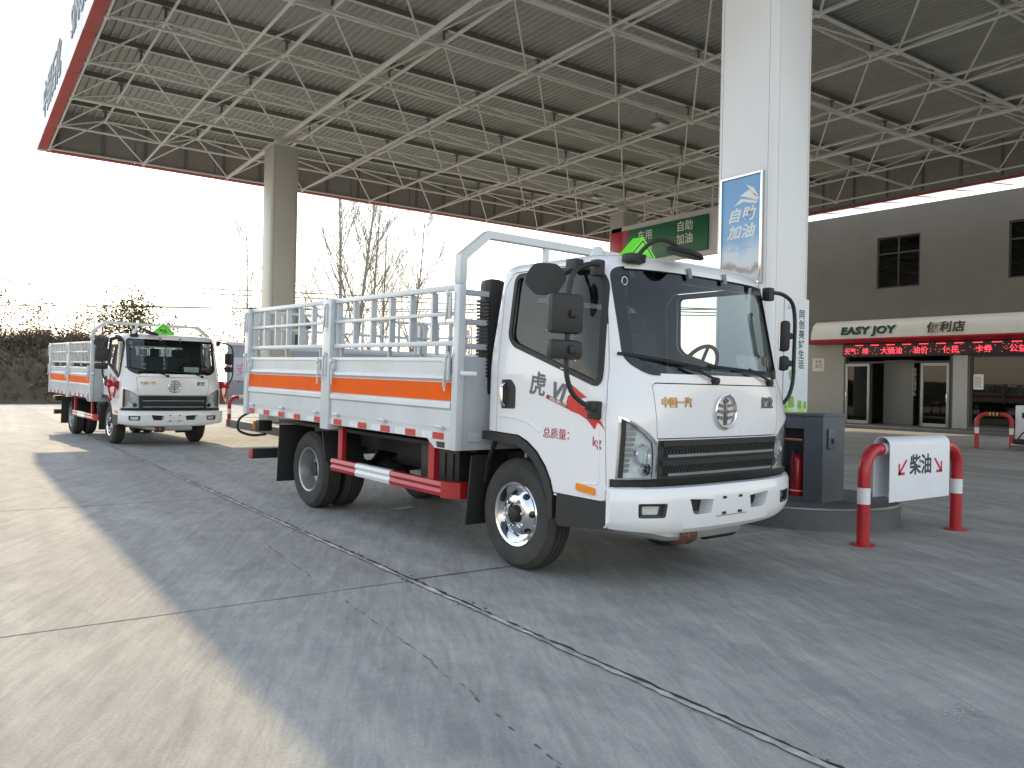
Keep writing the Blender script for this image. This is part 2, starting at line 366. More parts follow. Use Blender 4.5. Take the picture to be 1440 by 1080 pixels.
# ------------------------------------------------------------------ ground
g = MB(); g.add([(-900, -900, -.06), (900, -900, -.06), (900, 900, -.06), (-900, 900, -.06)], [[0, 1, 2, 3]]); gr = g.build("ground", FIELD, None, None, 'structure')
gr['label'] = "dry field soil stretching away behind the filling station"
fc = bpy.data.objects.new("forecourt", None); COL.objects.link(fc); fc['kind'] = 'structure'; fc['label'] = "worn grey concrete forecourt of large slabs with dark joints"
bed = MB().add([(-45, -12, -.045), (40, -12, -.045), (40, 47.4, -.045), (-45, 34.5, -.045)], [[0, 1, 2, 3]]).build("slab_bed", ASEALD, fc)
xe = [-45.0 + 4.75 * k for k in range(10)]; xe = [2.5 - 4.75 * k for k in range(10, 0, -1)] + [2.5 + 4.75 * k for k in range(0, 9)]
ye = [4.6 + 4.28 * k for k in range(-4, 10)]
slabmesh = {}
for a, b in zip(xe, xe[1:]):
    for c, d in zip(ye, ye[1:]):
        gap = .003; far = lambda x: 42.75 + .15 * x
        corners = [(a + gap, c + gap), (b - gap, c + gap), (b - gap, min(d - gap, far(b))), (a + gap, min(d - gap, far(a)))]
        if corners[2][1] <= c + .3 or corners[3][1] <= c + .3: continue
        cx, cy = (a + b) / 2, (c + d) / 2; loc = [(p - cx, q - cy) for p, q in corners]; key = tuple(round(v, 3) for p in loc for v in p)
        if key not in slabmesh:
            m = MB(); n = 4
            i = .005; ins = [(p - math.copysign(i, p), q - math.copysign(i, q)) for p, q in loc]
            m.add([(*p, -.04) for p in loc] + [(*p, -.008) for p in loc] + [(*p, 0) for p in ins],
                  [[k, (k + 1) % 4, 4 + (k + 1) % 4, 4 + k] for k in range(4)] + [[4 + k, 4 + (k + 1) % 4, 8 + (k + 1) % 4, 8 + k] for k in range(4)] + [[8, 9, 10, 11]])
            slabmesh[key] = m.mesh("concrete_slab", CONC, 10)
        link("concrete_slab", slabmesh[key], fc, loc=(cx, cy, 0))
# pale sealant and tar along the long joint
def strip(y0, y1, x, w, z, seed, step=.07, wob=.012, slope=0.0):
    rnd = random.Random(seed); m = MB(); vs = []; k = int((y1 - y0) / step)
    for i in range(k + 1):
        y = y0 + (y1 - y0) * i / k; xx = x + slope * (y - y0) + rnd.uniform(-wob, wob); ww = w * rnd.uniform(.55, 1.35)
        vs += [(xx - ww / 2, y, z), (xx + ww / 2, y, z)]
    m.add(vs, [[2 * i, 2 * i + 1, 2 * i + 3, 2 * i + 2] for i in range(k)]); return m
strip(.4, 20, 2.478, .034, .004, 1, step=.045, wob=.009).build("joint_tar", ASEALD, fc, fix=False)
strip(.4, 20, 2.455, .032, .008, 2, step=.05, wob=.004).build("joint_sealant", ASEAL, fc, fix=False)
rnd = random.Random(5); m = MB()
for c in range(34):
    yc = .8 + 13 * rnd.random() ** 1.3
    for k in range(rnd.randint(3, 14)):
        y = yc + rnd.gauss(0, .09); x = 2.485 + rnd.gauss(0, .03); r = rnd.choice((.0015, .002, .003, .005))
        m.box((x, y, r * .4), (r * rnd.uniform(1, 2.4), r * rnd.uniform(1, 2.4), r), 0, Matrix.Rotation(rnd.random() * 3, 3, 'Z'))
m.build("joint_crumbs", ASEALD, fc, kind='stuff')
m = MB()
for (p, q, w) in (((2.45, 4.6), (-8, 4.57), .006), ((2.5, 4.62), (3.4, 4.62), .016), ((2.45, 8.88), (-6, 8.90), .006), ((2.45, 13.45), (-6, 13.47), .012)):
    for i in range(60):
        t0, t1 = i / 60, (i + 1) / 60; x0 = p[0] + (q[0] - p[0]) * t0; x1 = p[0] + (q[0] - p[0]) * t1; y0 = p[1] + (q[1] - p[1]) * t0; y1 = p[1] + (q[1] - p[1]) * t1
        wa = w * rnd.uniform(.6, 1.3); m.add([(x0, y0 - wa / 2, .003), (x1, y1 - wa / 2, .003), (x1, y1 + wa / 2, .003), (x0, y0 + wa / 2, .003)], [[0, 1, 2, 3]])
m.build("joint_crack", ASEALD, fc, fix=False)
m = MB()
pts = [(1.62, 1.2), (1.70, 2.1), (1.83, 3.2), (1.92, 4.5), (2.02, 6.0), (2.12, 8.0)]
for (a, b) in zip(pts, pts[1:]):
    for i in range(26):
        if rnd.random() < .45: continue
        x = a[0] + (b[0] - a[0]) * i / 26 + rnd.uniform(-.012, .012); y = a[1] + (b[1] - a[1]) * i / 26; l = (b[1] - a[1]) / 26
        m.add([(x - .002, y, .0025), (x + .0025, y, .0025), (x + .003 + rnd.uniform(-.008, .008), y + l, .0025), (x - .0015, y + l, .0025)], [[0, 1, 2, 3]])
m.build("hairline_crack", CURB, fc, fix=False)

m = MB()
for k in range(60):
    x = 3.32 + rnd.gauss(0, .09); y = 1.58 + rnd.gauss(0, .03) - (x - 3.32) * .25; r = rnd.uniform(.002, .008)
    m.add([(x + r * rnd.uniform(.5, 1.2) * math.cos(q * 1.047), y + r * rnd.uniform(.3, .8) * math.sin(q * 1.047), .0035) for q in range(6)], [[0, 1, 2, 3, 4, 5]])
m.build("paint_scuff", mat("old_white_paint", (.46, .46, .45), .8, var=.2), fc, kind='stuff', fix=False)
# ------------------------------------------------------------------ canopy
SX, SY = 2.5, 2.59; ZB, ZT = 7.82, 8.52
def node(i, j, z=ZB): return Vector(((i + .876) * SX, 26.4725 - SY * j, z))
NI, NJ = 9, 10
can = thing("filling_station_canopy", "large flat white canopy on a steel tube space frame over the forecourt", "canopy", (0, 0, 0))
def bar_mesh(length, r, n=8):
    return MB().tube([(0, 0, 0), (length, 0, 0)], r, n).mesh("bar", WSTEEL, 40)
bars = {}
def bar(name, a, b, r, n=8):
    d = b - a; k = (round(d.length, 3), r)
    if k not in bars: bars[k] = bar_mesh(d.length, r, n)
    o = link(name, bars[k], can); o.location = a; o.rotation_euler = d.to_track_quat('X', 'Z').to_euler(); return o
for j in range(NJ + 1):
    for i in range(NI): bar("bottom_chord", node(i, j), node(i + 1, j), .031 if j not in (2, 8) else .050)
for i in range(NI + 1):
    for j in range(NJ): bar("bottom_chord", node(i, j), node(i, j + 1), .031 if i not in (2, 7) else .055)
for j in range(NJ):
    for i in range(NI - 1): bar("top_chord", node(i + .5, j + .5, ZT), node(i + 1.5, j + .5, ZT), .029)
for i in range(NI):
    for j in range(NJ - 1): bar("top_chord", node(i + .5, j + .5, ZT), node(i + .5, j + 1.5, ZT), .029 if i not in (1, 2, 6, 7) else .042)
webs = []
for i in range(NI):
    for j in range(NJ):
        t = node(i + .5, j + .5, ZT)
        for di in (0, 1):
            for dj in (0, 1): webs.append((node(i + di, j + dj), t))
C0 = Vector((0, 0, 1.27)); FW = Vector(_R[1])
def seen(p):
    d = p - C0; dep = d.dot(FW)
    if dep < .5: return False
    u = d.dot(Vector(_R[0])) / dep; v = d.dot(Vector(_R[2])) / dep
    return abs(u) < .66 and -.5 < v < .5
webs.sort(key=lambda w: (not seen((w[0] + w[1]) / 2), ((w[0] + w[1]) / 2 - C0).length))
for a, b in webs[:290]: bar("web_strut", a, b, .022, 6)
m = MB()
for a, b in webs[290:]: m.tube([a, b], .025, 5)
m.build("web_struts_beyond", WSTEEL, can, kind='stuff')
ball = MB().lathe([(0.0001, -.075), (.053, -.053), (.075, 0), (.053, .053), (.0001, .075)], (0, 0, 0), 'z', 10).mesh("ball_joint", WSTEEL, 60)
for i in range(NI + 1):
    for j in range(NJ + 1): link("ball_joint", ball, can, loc=node(i, j))
for i in range(NI):
    for j in range(NJ): link("ball_joint", ball, can, loc=node(i + .5, j + .5, ZT))
# roof sheets: ribs run along the depth, on cross purlins carried by short stools
X0, X1, Y0, Y1 = 2.0, 25.62, .05, 26.6; ZD = 9.0
x = X0; sheets = {}
while x < X1 - .05:
    k = min(6, int((X1 - x + .02) / .17))
    if k < 1: break
    if k not in sheets:
        prof = []
        for q in range(k): prof += [(q * .17, 0), (q * .17 + .108, 0), (q * .17 + .118, -.055), (q * .17 + .150, -.055), (q * .17 + .160, 0)]
        prof.append((k * .17 + .004, .002)); n = len(prof); m = MB()
        vs = [(p, Y0, q) for p, q in prof] + [(p, Y1, q) for p, q in prof] + [(p, Y0, .05 + q * .2) for p, q in prof] + [(p, Y1, .05 + q * .2) for p, q in prof]
        m.add(vs, [[i, i + 1, n + i + 1, n + i] for i in range(n - 1)] + [[2 * n + i, 3 * n + i, 3 * n + i + 1, 2 * n + i + 1] for i in range(n - 1)] + [[0, n, 3 * n, 2 * n], [n - 1, 3 * n - 1, 4 * n - 1, 2 * n - 1]])
        sheets[k] = m.mesh("roof_sheet", DECK, 20, False)
    link("roof_sheet", sheets[k], can, loc=(x, 0, ZD)); x += k * .17
pm = MB().bb(X0, X1, -.03, .03, 8.83, 8.955).mesh("purlin", PURL)
pl_ = MB().bb(X0, X1, -.032, .055, 8.818, 8.829).mesh("purlin_lip", WSTEEL)
for j in range(NJ):
    y = node(0, j + .5).y
    p_ = link("purlin", pm, can, loc=(0, y, 0)); link("purlin_lip", pl_, p_)
sm = MB().tube([(0, 0, 0), (0, 0, .27)], .03, 6).box((0, 0, .265), (.16, .12, .012)).mesh("purlin_stool", PURL)
for i in range(NI):
    for j in range(NJ): link("purlin_stool", sm, can, loc=node(i + .5, j + .5, ZT))
# fascia: left, right, far, near
FX0, FX1, FY0, FY1, FZ0, FZ1 = 1.90, 25.74, -.1, 26.74, 7.78, 9.12
def fascia_run(a, b, inward, nseg):
    a = Vector(a); b = Vector(b); d = (b - a) / nseg; u = d.normalized(); L = d.length; inw = Vector(inward)
    for k in range(nseg):
        p = a + d * k
        o = MB().box(Vector((0, 0, (FZ0 + FZ1) / 2)) + u * L / 2 + inw * .02, tuple(abs(u[t]) * (L - .012) + abs(inw[t]) * .04 + (FZ1 - FZ0 if t == 2 else 0) for t in range(3)), .004)
        link("fascia_panel", o.mesh("fascia_panel", FWHITE), can, loc=p)
        o = MB().box(Vector((0, 0, (FZ0 + FZ1) / 2 + .02)) + u * L / 2 + inw * .17, tuple(abs(u[t]) * (L - .03) + abs(inw[t]) * .02 + (FZ1 - FZ0 - .1 if t == 2 else 0) for t in range(3)))
        link("fascia_backing", o.mesh("fascia_backing", FGREY), can, loc=p)
        o = MB().box(Vector((0, 0, FZ0 - .006)) + u * L / 2 + inw * .115, tuple(abs(u[t]) * (L - .008) + abs(inw[t]) * .23 + (.02 if t == 2 else 0) for t in range(3)), .003)
        link("fascia_red_trim", o.mesh("fascia_red_trim", FRED), can, loc=p)
        for q in (.12, .62):
            o = MB().box(Vector((0, 0, (FZ0 + FZ1) / 2 + .05)) + u * (L * q) + inw * .20, tuple(abs(u[t]) * .07 + abs(inw[t]) * .05 + (FZ1 - FZ0 - .12 if t == 2 else 0) for t in range(3)))
            link("fascia_stud", o.mesh("fascia_stud", PURL), can, loc=p)
fascia_run((FX0, FY0 + .24, 0), (FX0, FY1 - .24, 0), (1, 0, 0), 11)
fascia_run((FX1, FY0 + .24, 0), (FX1, FY1 - .24, 0), (-1, 0, 0), 11)
fascia_run((FX0 + .24, FY1, 0), (FX1 - .24, FY1, 0), (0, -1, 0), 10)
fascia_run((FX0 + .24, FY0, 0), (FX1 - .24, FY0, 0), (0, 1, 0), 10)
for x in (FX0 + .12, FX1 - .12):
    for y in (FY0 + .12, FY1 - .12): MB().bb(x - .119, x + .119, y - .119, y + .119, FZ0 - .018, FZ1, .012).build("fascia_corner", FWHITE, can)
put_text("lettering", "中国石化", 1.0, frame((FX0 - .012, 22.6, 8.45), (0, -1, 0), (0, 0, 1)), mat("fascia_letter_grey", (.24, .27, .30), .5), can, bold=.012, ext=.01, sx=1.05)
put_text("lettering", "SINOPEC", .9, frame((FX0 - .012, 16.9, 8.45), (0, -1, 0), (0, 0, 1)), mat("fascia_letter_grey", (.24, .27, .30), .5), can, bold=.012, ext=.01)
# unlit floodlights hung under the frame
def lamp(loc, lab):
    t = thing("canopy_floodlight", lab, "lamp", loc, (0, 0, .1), "floodlights under the canopy")
    MB().box((0, 0, 0), (.42, .34, .10), .02).build("lamp_housing", mat("lamp_housing_grey", (.30, .30, .28), .5), t)
    MB().box((0, 0, -.056), (.36, .28, .012), .003).build("lamp_glass", mat("lamp_glass_pale", (.75, .74, .70), .2), t)
    MB().tube([(-.1, 0, .05), (-.1, 0, .26), (.1, 0, .26), (.1, 0, .05)], .012, 6).build("lamp_bracket", PURL, t)
lamp((14.95, 14.9, 8.2), "square unlit floodlight under the canopy nearest the tall white column")
lamp((19.0, 22.1, 8.2), "square unlit floodlight under the canopy above the far column by the green sign")

# ------------------------------------------------------------------ columns
def column(loc, mt, lab, wx=.64, wy=.75):
    t = thing("canopy_column", lab, "column", loc, (0, 0, 0), "columns carrying the canopy")
    H = 7.55; hx, hy = wx / 2, wy / 2; r = .07
    for sx in (-1, 1):
        MB().bb(sx * hx - (.02 if sx > 0 else 0), sx * hx + (.02 if sx < 0 else 0), -hy + r + .007, hy - r - .007, 0, H, .004).build("cladding_panel", mt, t)
        MB().bb(-hx + r + .007, hx - r - .007, sx * hy - (.02 if sx > 0 else 0), sx * hy + (.02 if sx < 0 else 0), 0, H, .004).build("cladding_panel", mt, t)
        for sy in (-1, 1):
            pr = [(sx * (hx - r + r * math.sin(a * math.pi / 12)), sy * (hy - r + r * math.cos(a * math.pi / 12))) for a in range(7)]
            pr += [(sx * (hx - r - .012), sy * (hy - r - .012))]
            MB().prism(pr, 'z', 0, H).build("corner_trim", mt, t)
    MB().bb(-hx + .04, hx - .04, -hy + .04, hy - .04, 0, H - .02).build("column_core", PURL, t)
    MB().tube([(0, 0, H - .05), (0, 0, ZB - .03)], .13, 12).box((0, 0, H - .005), (wx + .06, wy + .06, .02)).box((0, 0, ZB - .06), (.34, .34, .02)).build("column_head", WSTEEL, t)
    return t
column((7.13, 5.53, 0), CLAD, "tall white clad column with posters standing just behind the front truck")
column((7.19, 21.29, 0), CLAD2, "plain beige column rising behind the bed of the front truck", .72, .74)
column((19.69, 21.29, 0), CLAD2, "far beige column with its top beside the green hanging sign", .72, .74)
column((19.69, 5.75, 0), CLAD, "white column out by the store side pump")

# posters on the near column
t = thing("framed_poster", "blue sky poster in a silver frame on the tall white column", "poster", (6.80, 5.545, 2.97))
w, h = .50, 1.11
MB().bb(-.006, 0, -w / 2, w / 2, -h / 2, h / 2).build("poster_sheet", poster_mat("poster_blue", 'sky'), t)
for s in (-1, 1):
    MB().bb(-.022, .004, s * (w / 2 + .014) - .014, s * (w / 2 + .014) + .014, -h / 2 - .028, h / 2 + .028, .005).build("frame_bar", CHROME, t)
    MB().bb(-.022, .004, -w / 2 - .001, w / 2 + .001, s * (h / 2 + .0145) - .0135, s * (h / 2 + .0145) + .0135, .005).build("frame_bar", CHROME, t)
FL = frame((-.008, 0, 0), (0, -1, 0), (0, 0, 1))
put_text("lettering", "自助\n加油", .155, Matrix.Translation((0, .0, .06)) @ FL, PRINTW, t, bold=.004, ext=.0012, shear=.25, sx=1.15, line=1.15)
def pgram(pts, x): return [(x, p, q) for p, q in pts]
m = MB()
for pts in ([(-.235, .30), (-.10, .41), (.02, .36), (-.05, .34), (-.20, .28)], [(-.22, .27), (.0, .33), (.10, .26), (-.03, .29), (-.19, .25)], [(-.22, .33), (-.16, .42), (-.06, .47), (-.11, .41), (-.18, .33)]):
    m.add(pgram(pts, -.0075), [list(range(len(pts)))])
m.build("swallow_print", PRINTW, t, fix=False)
for k, (yy, zz) in enumerate(((.17, -.20), (-.02, -.19))):
    put_text("lettering", "便捷服务" if k == 0 else "随时加油", .035, Matrix.Translation((0, yy - .05, zz)) @ FL, PRINTW, t, ext=.0012)
t = thing("banner_poster", "white and green paper poster on the front face of the tall white column", "poster", (7.225, 5.15, 1.65))
MB().bb(-.205, .205, -.006, -.001, -.62, .60).build("poster_sheet", poster_mat("poster_green", 'green'), t)
FN = lambda x, z: frame((x, -.006, z), (1, 0, 0), (0, 0, 1))
put_text("lettering", "同\n创\n美\n好\n生\n活", .10, FN(.085, .17), PRINTG, t, bold=.002, ext=.001, line=1.05)
put_text("lettering", "上海", .05, FN(-.12, .50), PRINTG, t, ext=.001)
LP = mat("leaf_print", (.20, .42, .07), .5, var=.3, vs=20)
for r, x, z in ((.05, -.06, -.22), (.035, -.035, -.165), (.032, -.09, -.185)):
    MB().add([(x + r * math.cos(a * .5236), -.0068 - r * .01, z + r * 1.1 * math.sin(a * .5236)) for a in range(12)], [list(range(12))]).build("leaf_print", LP, t, fix=False)
MB().add([(-.068, -.0066, -.40), (-.058, -.0066, -.40), (-.056, -.0066, -.26), (-.064, -.0066, -.26)], [[0, 1, 2, 3]]).build("stem_print", LP, t, fix=False)
for x0, x1, z0, z1 in ((-.13, -.02, -.54, -.42), (.03, .11, -.55, -.46), (-.19, -.14, -.55, -.49), (.13, .19, -.55, -.47)):
    P = rpoly([(x0, z0), (x1, z0), (x1 - .01, z1), (x0 + .01, z1)], .03, 4); MB().add([(p, -.0072, q) for p, q in P], [list(range(len(P)))]).build("bush_print", LP, t, fix=False)

# ------------------------------------------------------------------ pump islands, cabinet, extinguisher
def island(name, cx, y0, y1, rx, h, lab, mt=CURB):
    t = thing(name, lab, "pump island", (cx, 0, 0), (0, 0, 0), "kerbed pump islands")
    def loop(r): 
        return [(r * math.cos(a * math.pi / 16), y1 - rx + r * math.sin(a * math.pi / 16)) for a in range(17)] + [(-r * math.cos(a * math.pi / 16), y0 + rx - r * math.sin(a * math.pi / 16)) for a in range(17)]
    lo, hi = loop(rx), loop(rx - .02); n = len(lo); m = MB()
    m.add([(*p, 0) for p in lo] + [(*p, h - .02) for p in lo] + [(*p, h) for p in hi], [[k, (k + 1) % n, n + (k + 1) % n, n + k] for k in range(n)] + [[n + k, n + (k + 1) % n, 2 * n + (k + 1) % n, 2 * n + k] for k in range(n)] + [list(range(2 * n, 3 * n))])
    m.build("kerb", mt, t)
    e = MB().tube([(p[0] * 1.002, p[1], h - .006) for p in loop(rx - .008)], .016, 6, closed=True); e.build("steel_edge", ALUF, t)
    return t
island("pump_island", 7.22, 4.12, 9.6, .98, .2, "dark kerbed island with a steel edge under the grey cabinet")
island("pump_island", 7.2, 17.6, 23.6, .9, .2, "dark kerbed island at the foot of the plain beige column")
island("pump_island", 19.7, 17.6, 23.6, .9, .2, "dark kerbed island at the foot of the far column by the green sign")
island("pump_island", 21.2, 2.0, 8.95, .62, .14, "low kerbed island under the white pump at the store side")
t = thing("service_cabinet", "slate grey steel cabinet with a corner niche on the pump island", "cabinet", (0, 0, .2))
A = Vector((6.88, 5.12)); B = Vector((6.95, 4.63)); U = (B - A).normalized(); Nn = Vector((U.y, -U.x))
def pt(s_, d): p = A + U * s_ - Nn * d; return (p.x, p.y)
n0, n1, dep = .04, .30, .20
H1 = .84
MB().prism([pt(n1, 0), (6.95, 4.63), (7.36, 4.66), (7.36, 5.12), pt(0, dep + .002), pt(n1, dep + .002)], 'z', 0, H1).build("cabinet_body", CAB, t, sharp=20)
MB().prism([pt(0, 0), pt(n0, 0), pt(n0, dep), pt(0, dep)][::-1], 'z', .0, H1 - .13).build("niche_back", CAB, t, sharp=20)
MB().prism([pt(0, -.001), pt(n1 - .002, -.001), pt(n1 - .002, dep), pt(0, dep)], 'z', H1 - .128, H1).build("niche_header", CAB, t, sharp=20)
MB().prism([pt(n0 + .004, .0), pt(n1 - .004, .0), pt(n1 - .004, dep), pt(n0 + .004, dep)], 'z', 0.0, .035).build("niche_floor", CAB, t, sharp=20)
MB().prism([pt(-.012, -.012), (6.938, 4.615), (7.375, 4.646), (7.375, 5.135), (6.88, 5.135)], 'z', H1 + .001, H1 + .022).build("cabinet_top", CAB, t, sharp=20)
a, b = pt(n0 + .02, .03), pt(n1 - .02, .03)
MB().tube([(a[0], a[1], .60), (b[0], b[1], .60)], .022, 10).build("niche_rail", CHROME, t)
q = frame((7.10, 4.63, .62), (1, .07, 0), (0, 0, 1))
o = MB().box((0, 0, 0), (.14, .20, .012), .003); me = o.mesh("access_door", CAB); me.transform(q); link("access_door", me, t)
o = MB().box((0, -.02, .012), (.03, .045, .016), .004); me = o.mesh("door_lock", BLACKP); me.transform(q); link("door_lock", me, t)
p = pt(.185, .10)
t = thing("fire_extinguisher", "red fire extinguisher standing in the grey cabinet niche", "fire extinguisher", (p[0], p[1], .237))
MB().lathe([(.0001, 0), (.066, 0), (.07, .012), (.07, .34), (.060, .375), (.03, .40), (.02, .41), (.0001, .41)], (0, 0, 0), 'z', 24).build("cylinder_body", mat("extinguisher_red", (.42, .01, .015), .3, coat=.3), t)
MB().lathe([(.0712, .045), (.0712, .055)], (0, 0, 0), 'z', 24).build("band", WHT, t)
MB().tube([(0, 0, .40), (0, 0, .45)], .018, 8).box((.0, -.02, .462), (.018, .12, .012), .003).box((0, -.03, .49), (.016, .10, .010), .003, Matrix.Rotation(.3, 3, 'X')).build("valve_head", BLACKP, t)
MB().tube(arc_path([(0, 0, .44), (-.07, 0, .45), (-.085, 0, .30), (-.08, -.01, .12)], .06), .011, 6).build("hose", BLACKP, t)

# ------------------------------------------------------------------ bollard barriers
def barrier(x0, x1, y, h, r, lab, bar_mt=None, group="red and white bollard barriers", dirn=None, striped=False):
    t = thing("bollard_barrier", lab, "barrier", (0, 0, 0), (0, 0, 0), group)
    a = Vector((x0, y, 0)); b = Vector((x1, y if dirn is None else dirn, 0)); up = Vector((0, 0, 1)); u = (b - a).normalized(); R = h * .24
    for e, s in ((a, 1), (b, -1)):
        MB().tube([e + up * .01, e + up * (h * .435)], r, 20).build("post_lower", REDP, t)
        MB().tube([e + up * (h * .435), e + up * (h * .605)], r * 1.012, 20).build("white_band", WHT, t)
        path = [e + up * (h * .605), e + up * (h - R)] + [e + up * (h - R) + u * s * R * (1 - math.cos(k * math.pi / 16)) + up * R * math.sin(k * math.pi / 16) for k in range(1, 9)]
        path.append(path[-1] + u * s * .05)
        MB().tube(path, r, 20).build("post_bend", REDP, t)
        MB().lathe([(.0001, .0), (r * 1.9, .0), (r * 1.9, .012), (r * 1.02, .014), (.0001, .014)], e, 'z', 24).build("base_plate", REDP, t)
    p0 = a + up * h + u * (R + .05); p1 = b + up * h - u * (R + .05)
    if striped:
        k = 6
        for i in range(k): MB().tube([p0.lerp(p1, i / k), p0.lerp(p1, (i + 1) / k)], r * .98, 14).build("crossbar_segment", [mat("hazard_yellow", (.55, .40, .12), .5), BLACKP][i % 2], t)
    else: MB().tube([p0, p1], r * .985, 18).build("crossbar", bar_mt or WHT, t)
    return t
barrier(6.28, 7.83, 3.79, .80, .052, "red and white pipe barrier holding the diesel board in front of the island")
barrier(6.31, 7.75, 22.55, .82, .052, "red and white pipe barrier between the two trucks near the far island")
barrier(20.58, 20.92, 9.5, .84, .05, "red and white barrier with a yellow black bar by the store window", dirn=8.86, striped=True)
t = thing("direction_board", "white folded board with diesel lettering hanging on the red white barrier", "sign", (7.04, 3.79, .80))
prof = [(-.075, -.45)] + [(-.075, .03)] + [(-.075 * math.cos(k * math.pi / 8), .03 + .075 * math.sin(k * math.pi / 8)) for k in range(1, 8)] + [(.075, .03), (.075, -.42)]
m = MB(); n = len(prof); hw = .50
vs = [(-hw, *p) for p in prof] + [(hw, *p) for p in prof]; pin = [(p[0] * .93, p[1] - (.004 if i not in (0, n - 1) else 0)) for i, p in enumerate(prof)]
vs += [(-hw, *p) for p in pin] + [(hw, *p) for p in pin]
m.add(vs, [[i, i + 1, n + i + 1, n + i] for i in range(n - 1)] + [[2 * n + i, 3 * n + i, 3 * n + i + 1, 2 * n + i + 1] for i in range(n - 1)] + [[i, 2 * n + i, 2 * n + i + 1, i + 1] for i in range(n - 1)] + [[n + i, n + i + 1, 3 * n + i + 1, 3 * n + i] for i in range(n - 1)] + [[0, n, 3 * n, 2 * n], [n - 1, 3 * n - 1, 4 * n - 1, 2 * n - 1]])
m.build("folded_panel", SIGNW, t, sharp=50)
put_text("lettering", "柴油", .185, frame((0, -.0765, -.155), (1, 0, 0), (0, 0, 1)), PRINTK, t, bold=.0045, ext=.001)
for s in (-1, 1):
    m = MB(); c = Vector((s * .295, -.0772, -.155)); d = Vector((s, 0, -1)).normalized(); n_ = Vector((1, 0, s)).normalized()
    a = c - d * .085; b = c + d * .075
    m.add([a - n_ * .012, a + n_ * .012, b + n_ * .012, b - n_ * .012], [[0, 1, 2, 3]])
    tip = c + d * .10
    for e in (Vector((-s, 0, 0)), Vector((0, 0, 1))):
        q = Vector((0, 0, 1)) if e.x else Vector((-s, 0, 0))
        m.add([tip, tip + e * .10, tip + e * .10 + q * .024, tip + q * .024 + e * .001], [[0, 1, 2, 3]])
    m.build("arrow_print", PRINTR, t, fix=False)

# ------------------------------------------------------------------ hanging sign, green
t = thing("hanging_sign", "long green station sign hanging under the canopy beside the far column", "sign", (19.3, 0, 0))
MB().bb(.03, .30, 16.4, 21.55, 5.55, 6.98, .01).build("sign_box", FWHITE, t)
MB().bb(-.05, .028, 17.0, 20.85, 5.68, 6.80, .01).build("green_panel", GREEN, t)
MB().bb(-.05, .028, 20.86, 21.5, 5.68, 6.80, .01).build("red_panel", SRED, t)
MB().prism([(20.859, 5.70), (20.859, 6.78), (20.55, 6.78), (20.75, 6.2), (20.45, 5.70)], 'x', -.053, -.050).build("red_sweep", SRED, t)
FS = lambda y, z: frame((-.054, y, z), (0, -1, 0), (0, 0, 1))
put_text("lettering", "自助\n加油", .36, FS(17.95, 6.33), PRINTW, t, bold=.004, ext=.001, line=1.15)
put_text("lettering", "车用\n柴油", .36, FS(19.75, 6.28), PRINTW, t, bold=.004, ext=.001, line=1.15)
m = MB(); m.add(pgram([(21.2, 5.9), (21.35, 6.15), (21.1, 6.05)], -.0535), [[0, 1, 2]]); m.build("emblem_print", PRINTW, t, fix=False)
for y in (17, 18.5, 20): MB().tube([(.16, y, 6.97), (.16, y, 7.75)], .03, 8).build("hanger_rod", WSTEEL, t)

# ------------------------------------------------------------------ convenience store
ph = D2R(3.5)
st = thing("convenience_store", "grey two storey convenience store with a red edged shop sign at the right", "building", (28.5, 18.1, 0), (0, 0, D2R(-86.5)))
holes = [(1.2, 2.8, 5.23, 7.15), (5.7, 7.3, 5.23, 7.15), (10.2, 11.8, 5.23, 7.15), (.02, 3.96, .13, 2.68), (4.56, 12.5, .2, 2.68)]
xs = sorted({-6, 20} | {h_[0] for h_ in holes} | {h_[1] for h_ in holes}); zs = sorted({0, 8.2} | {h_[2] for h_ in holes} | {h_[3] for h_ in holes})
m = MB()
for a, b in zip(xs, xs[1:]):
    run = None
    for c, d in list(zip(zs, zs[1:])) + [(None, None)]:
        solid = c is not None and not any(h_[0] <= a and b <= h_[1] and h_[2] <= c and d <= h_[3] for h_ in holes)
        if solid: run = (run[0], d) if run else (c, d)
        elif run: m.bb(a, b, 0, .28, run[0], run[1]); run = None
m.bb(-6, -5.7, .28, 10, 0, 8.2).bb(19.7, 20, .28, 10, 0, 8.2).bb(-5.7, 19.7, 9.7, 10, 0, 8.2).bb(-5.7, 19.7, .28, 9.7, 8.0, 8.14)
m.build("wall", PLAST, st, fix=False, sharp=20)
INT = mat("dim_interior", (0.16, 0.16, 0.155), .8)
MB().bb(-5.7, 19.7, .28, 9.7, .08, .13).build("interior_floor", mat("interior_tile", (.22, .21, .20), .3), st)
MB().bb(-5.7, 19.7, .285, 9.7, 3.3, 3.4).build("interior_ceiling", INT, st)
MB().bb(-5.7, 19.7, 5.0, 5.1, .13, 3.3).build("interior_wall", INT, st)
MB().bb(.9, 2.05, 1.3, 1.4, .13, 2.6, .01).build("partition", mat("partition_grey", (.36, .36, .37), .5), st)
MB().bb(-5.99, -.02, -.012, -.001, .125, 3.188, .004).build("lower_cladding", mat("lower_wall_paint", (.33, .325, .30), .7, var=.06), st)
MB().bb(-2, 18, -1.5, -.002, 0, .12, .01).build("entrance_step", CURB, st)
put_text("lettering", "收\n银\n台\n请\n排\n队", .17, frame((2.22, 1.0, 1.75), (1, 0, 0), (0, 0, 1)), PRINTW, st, ext=.003, line=1.05)
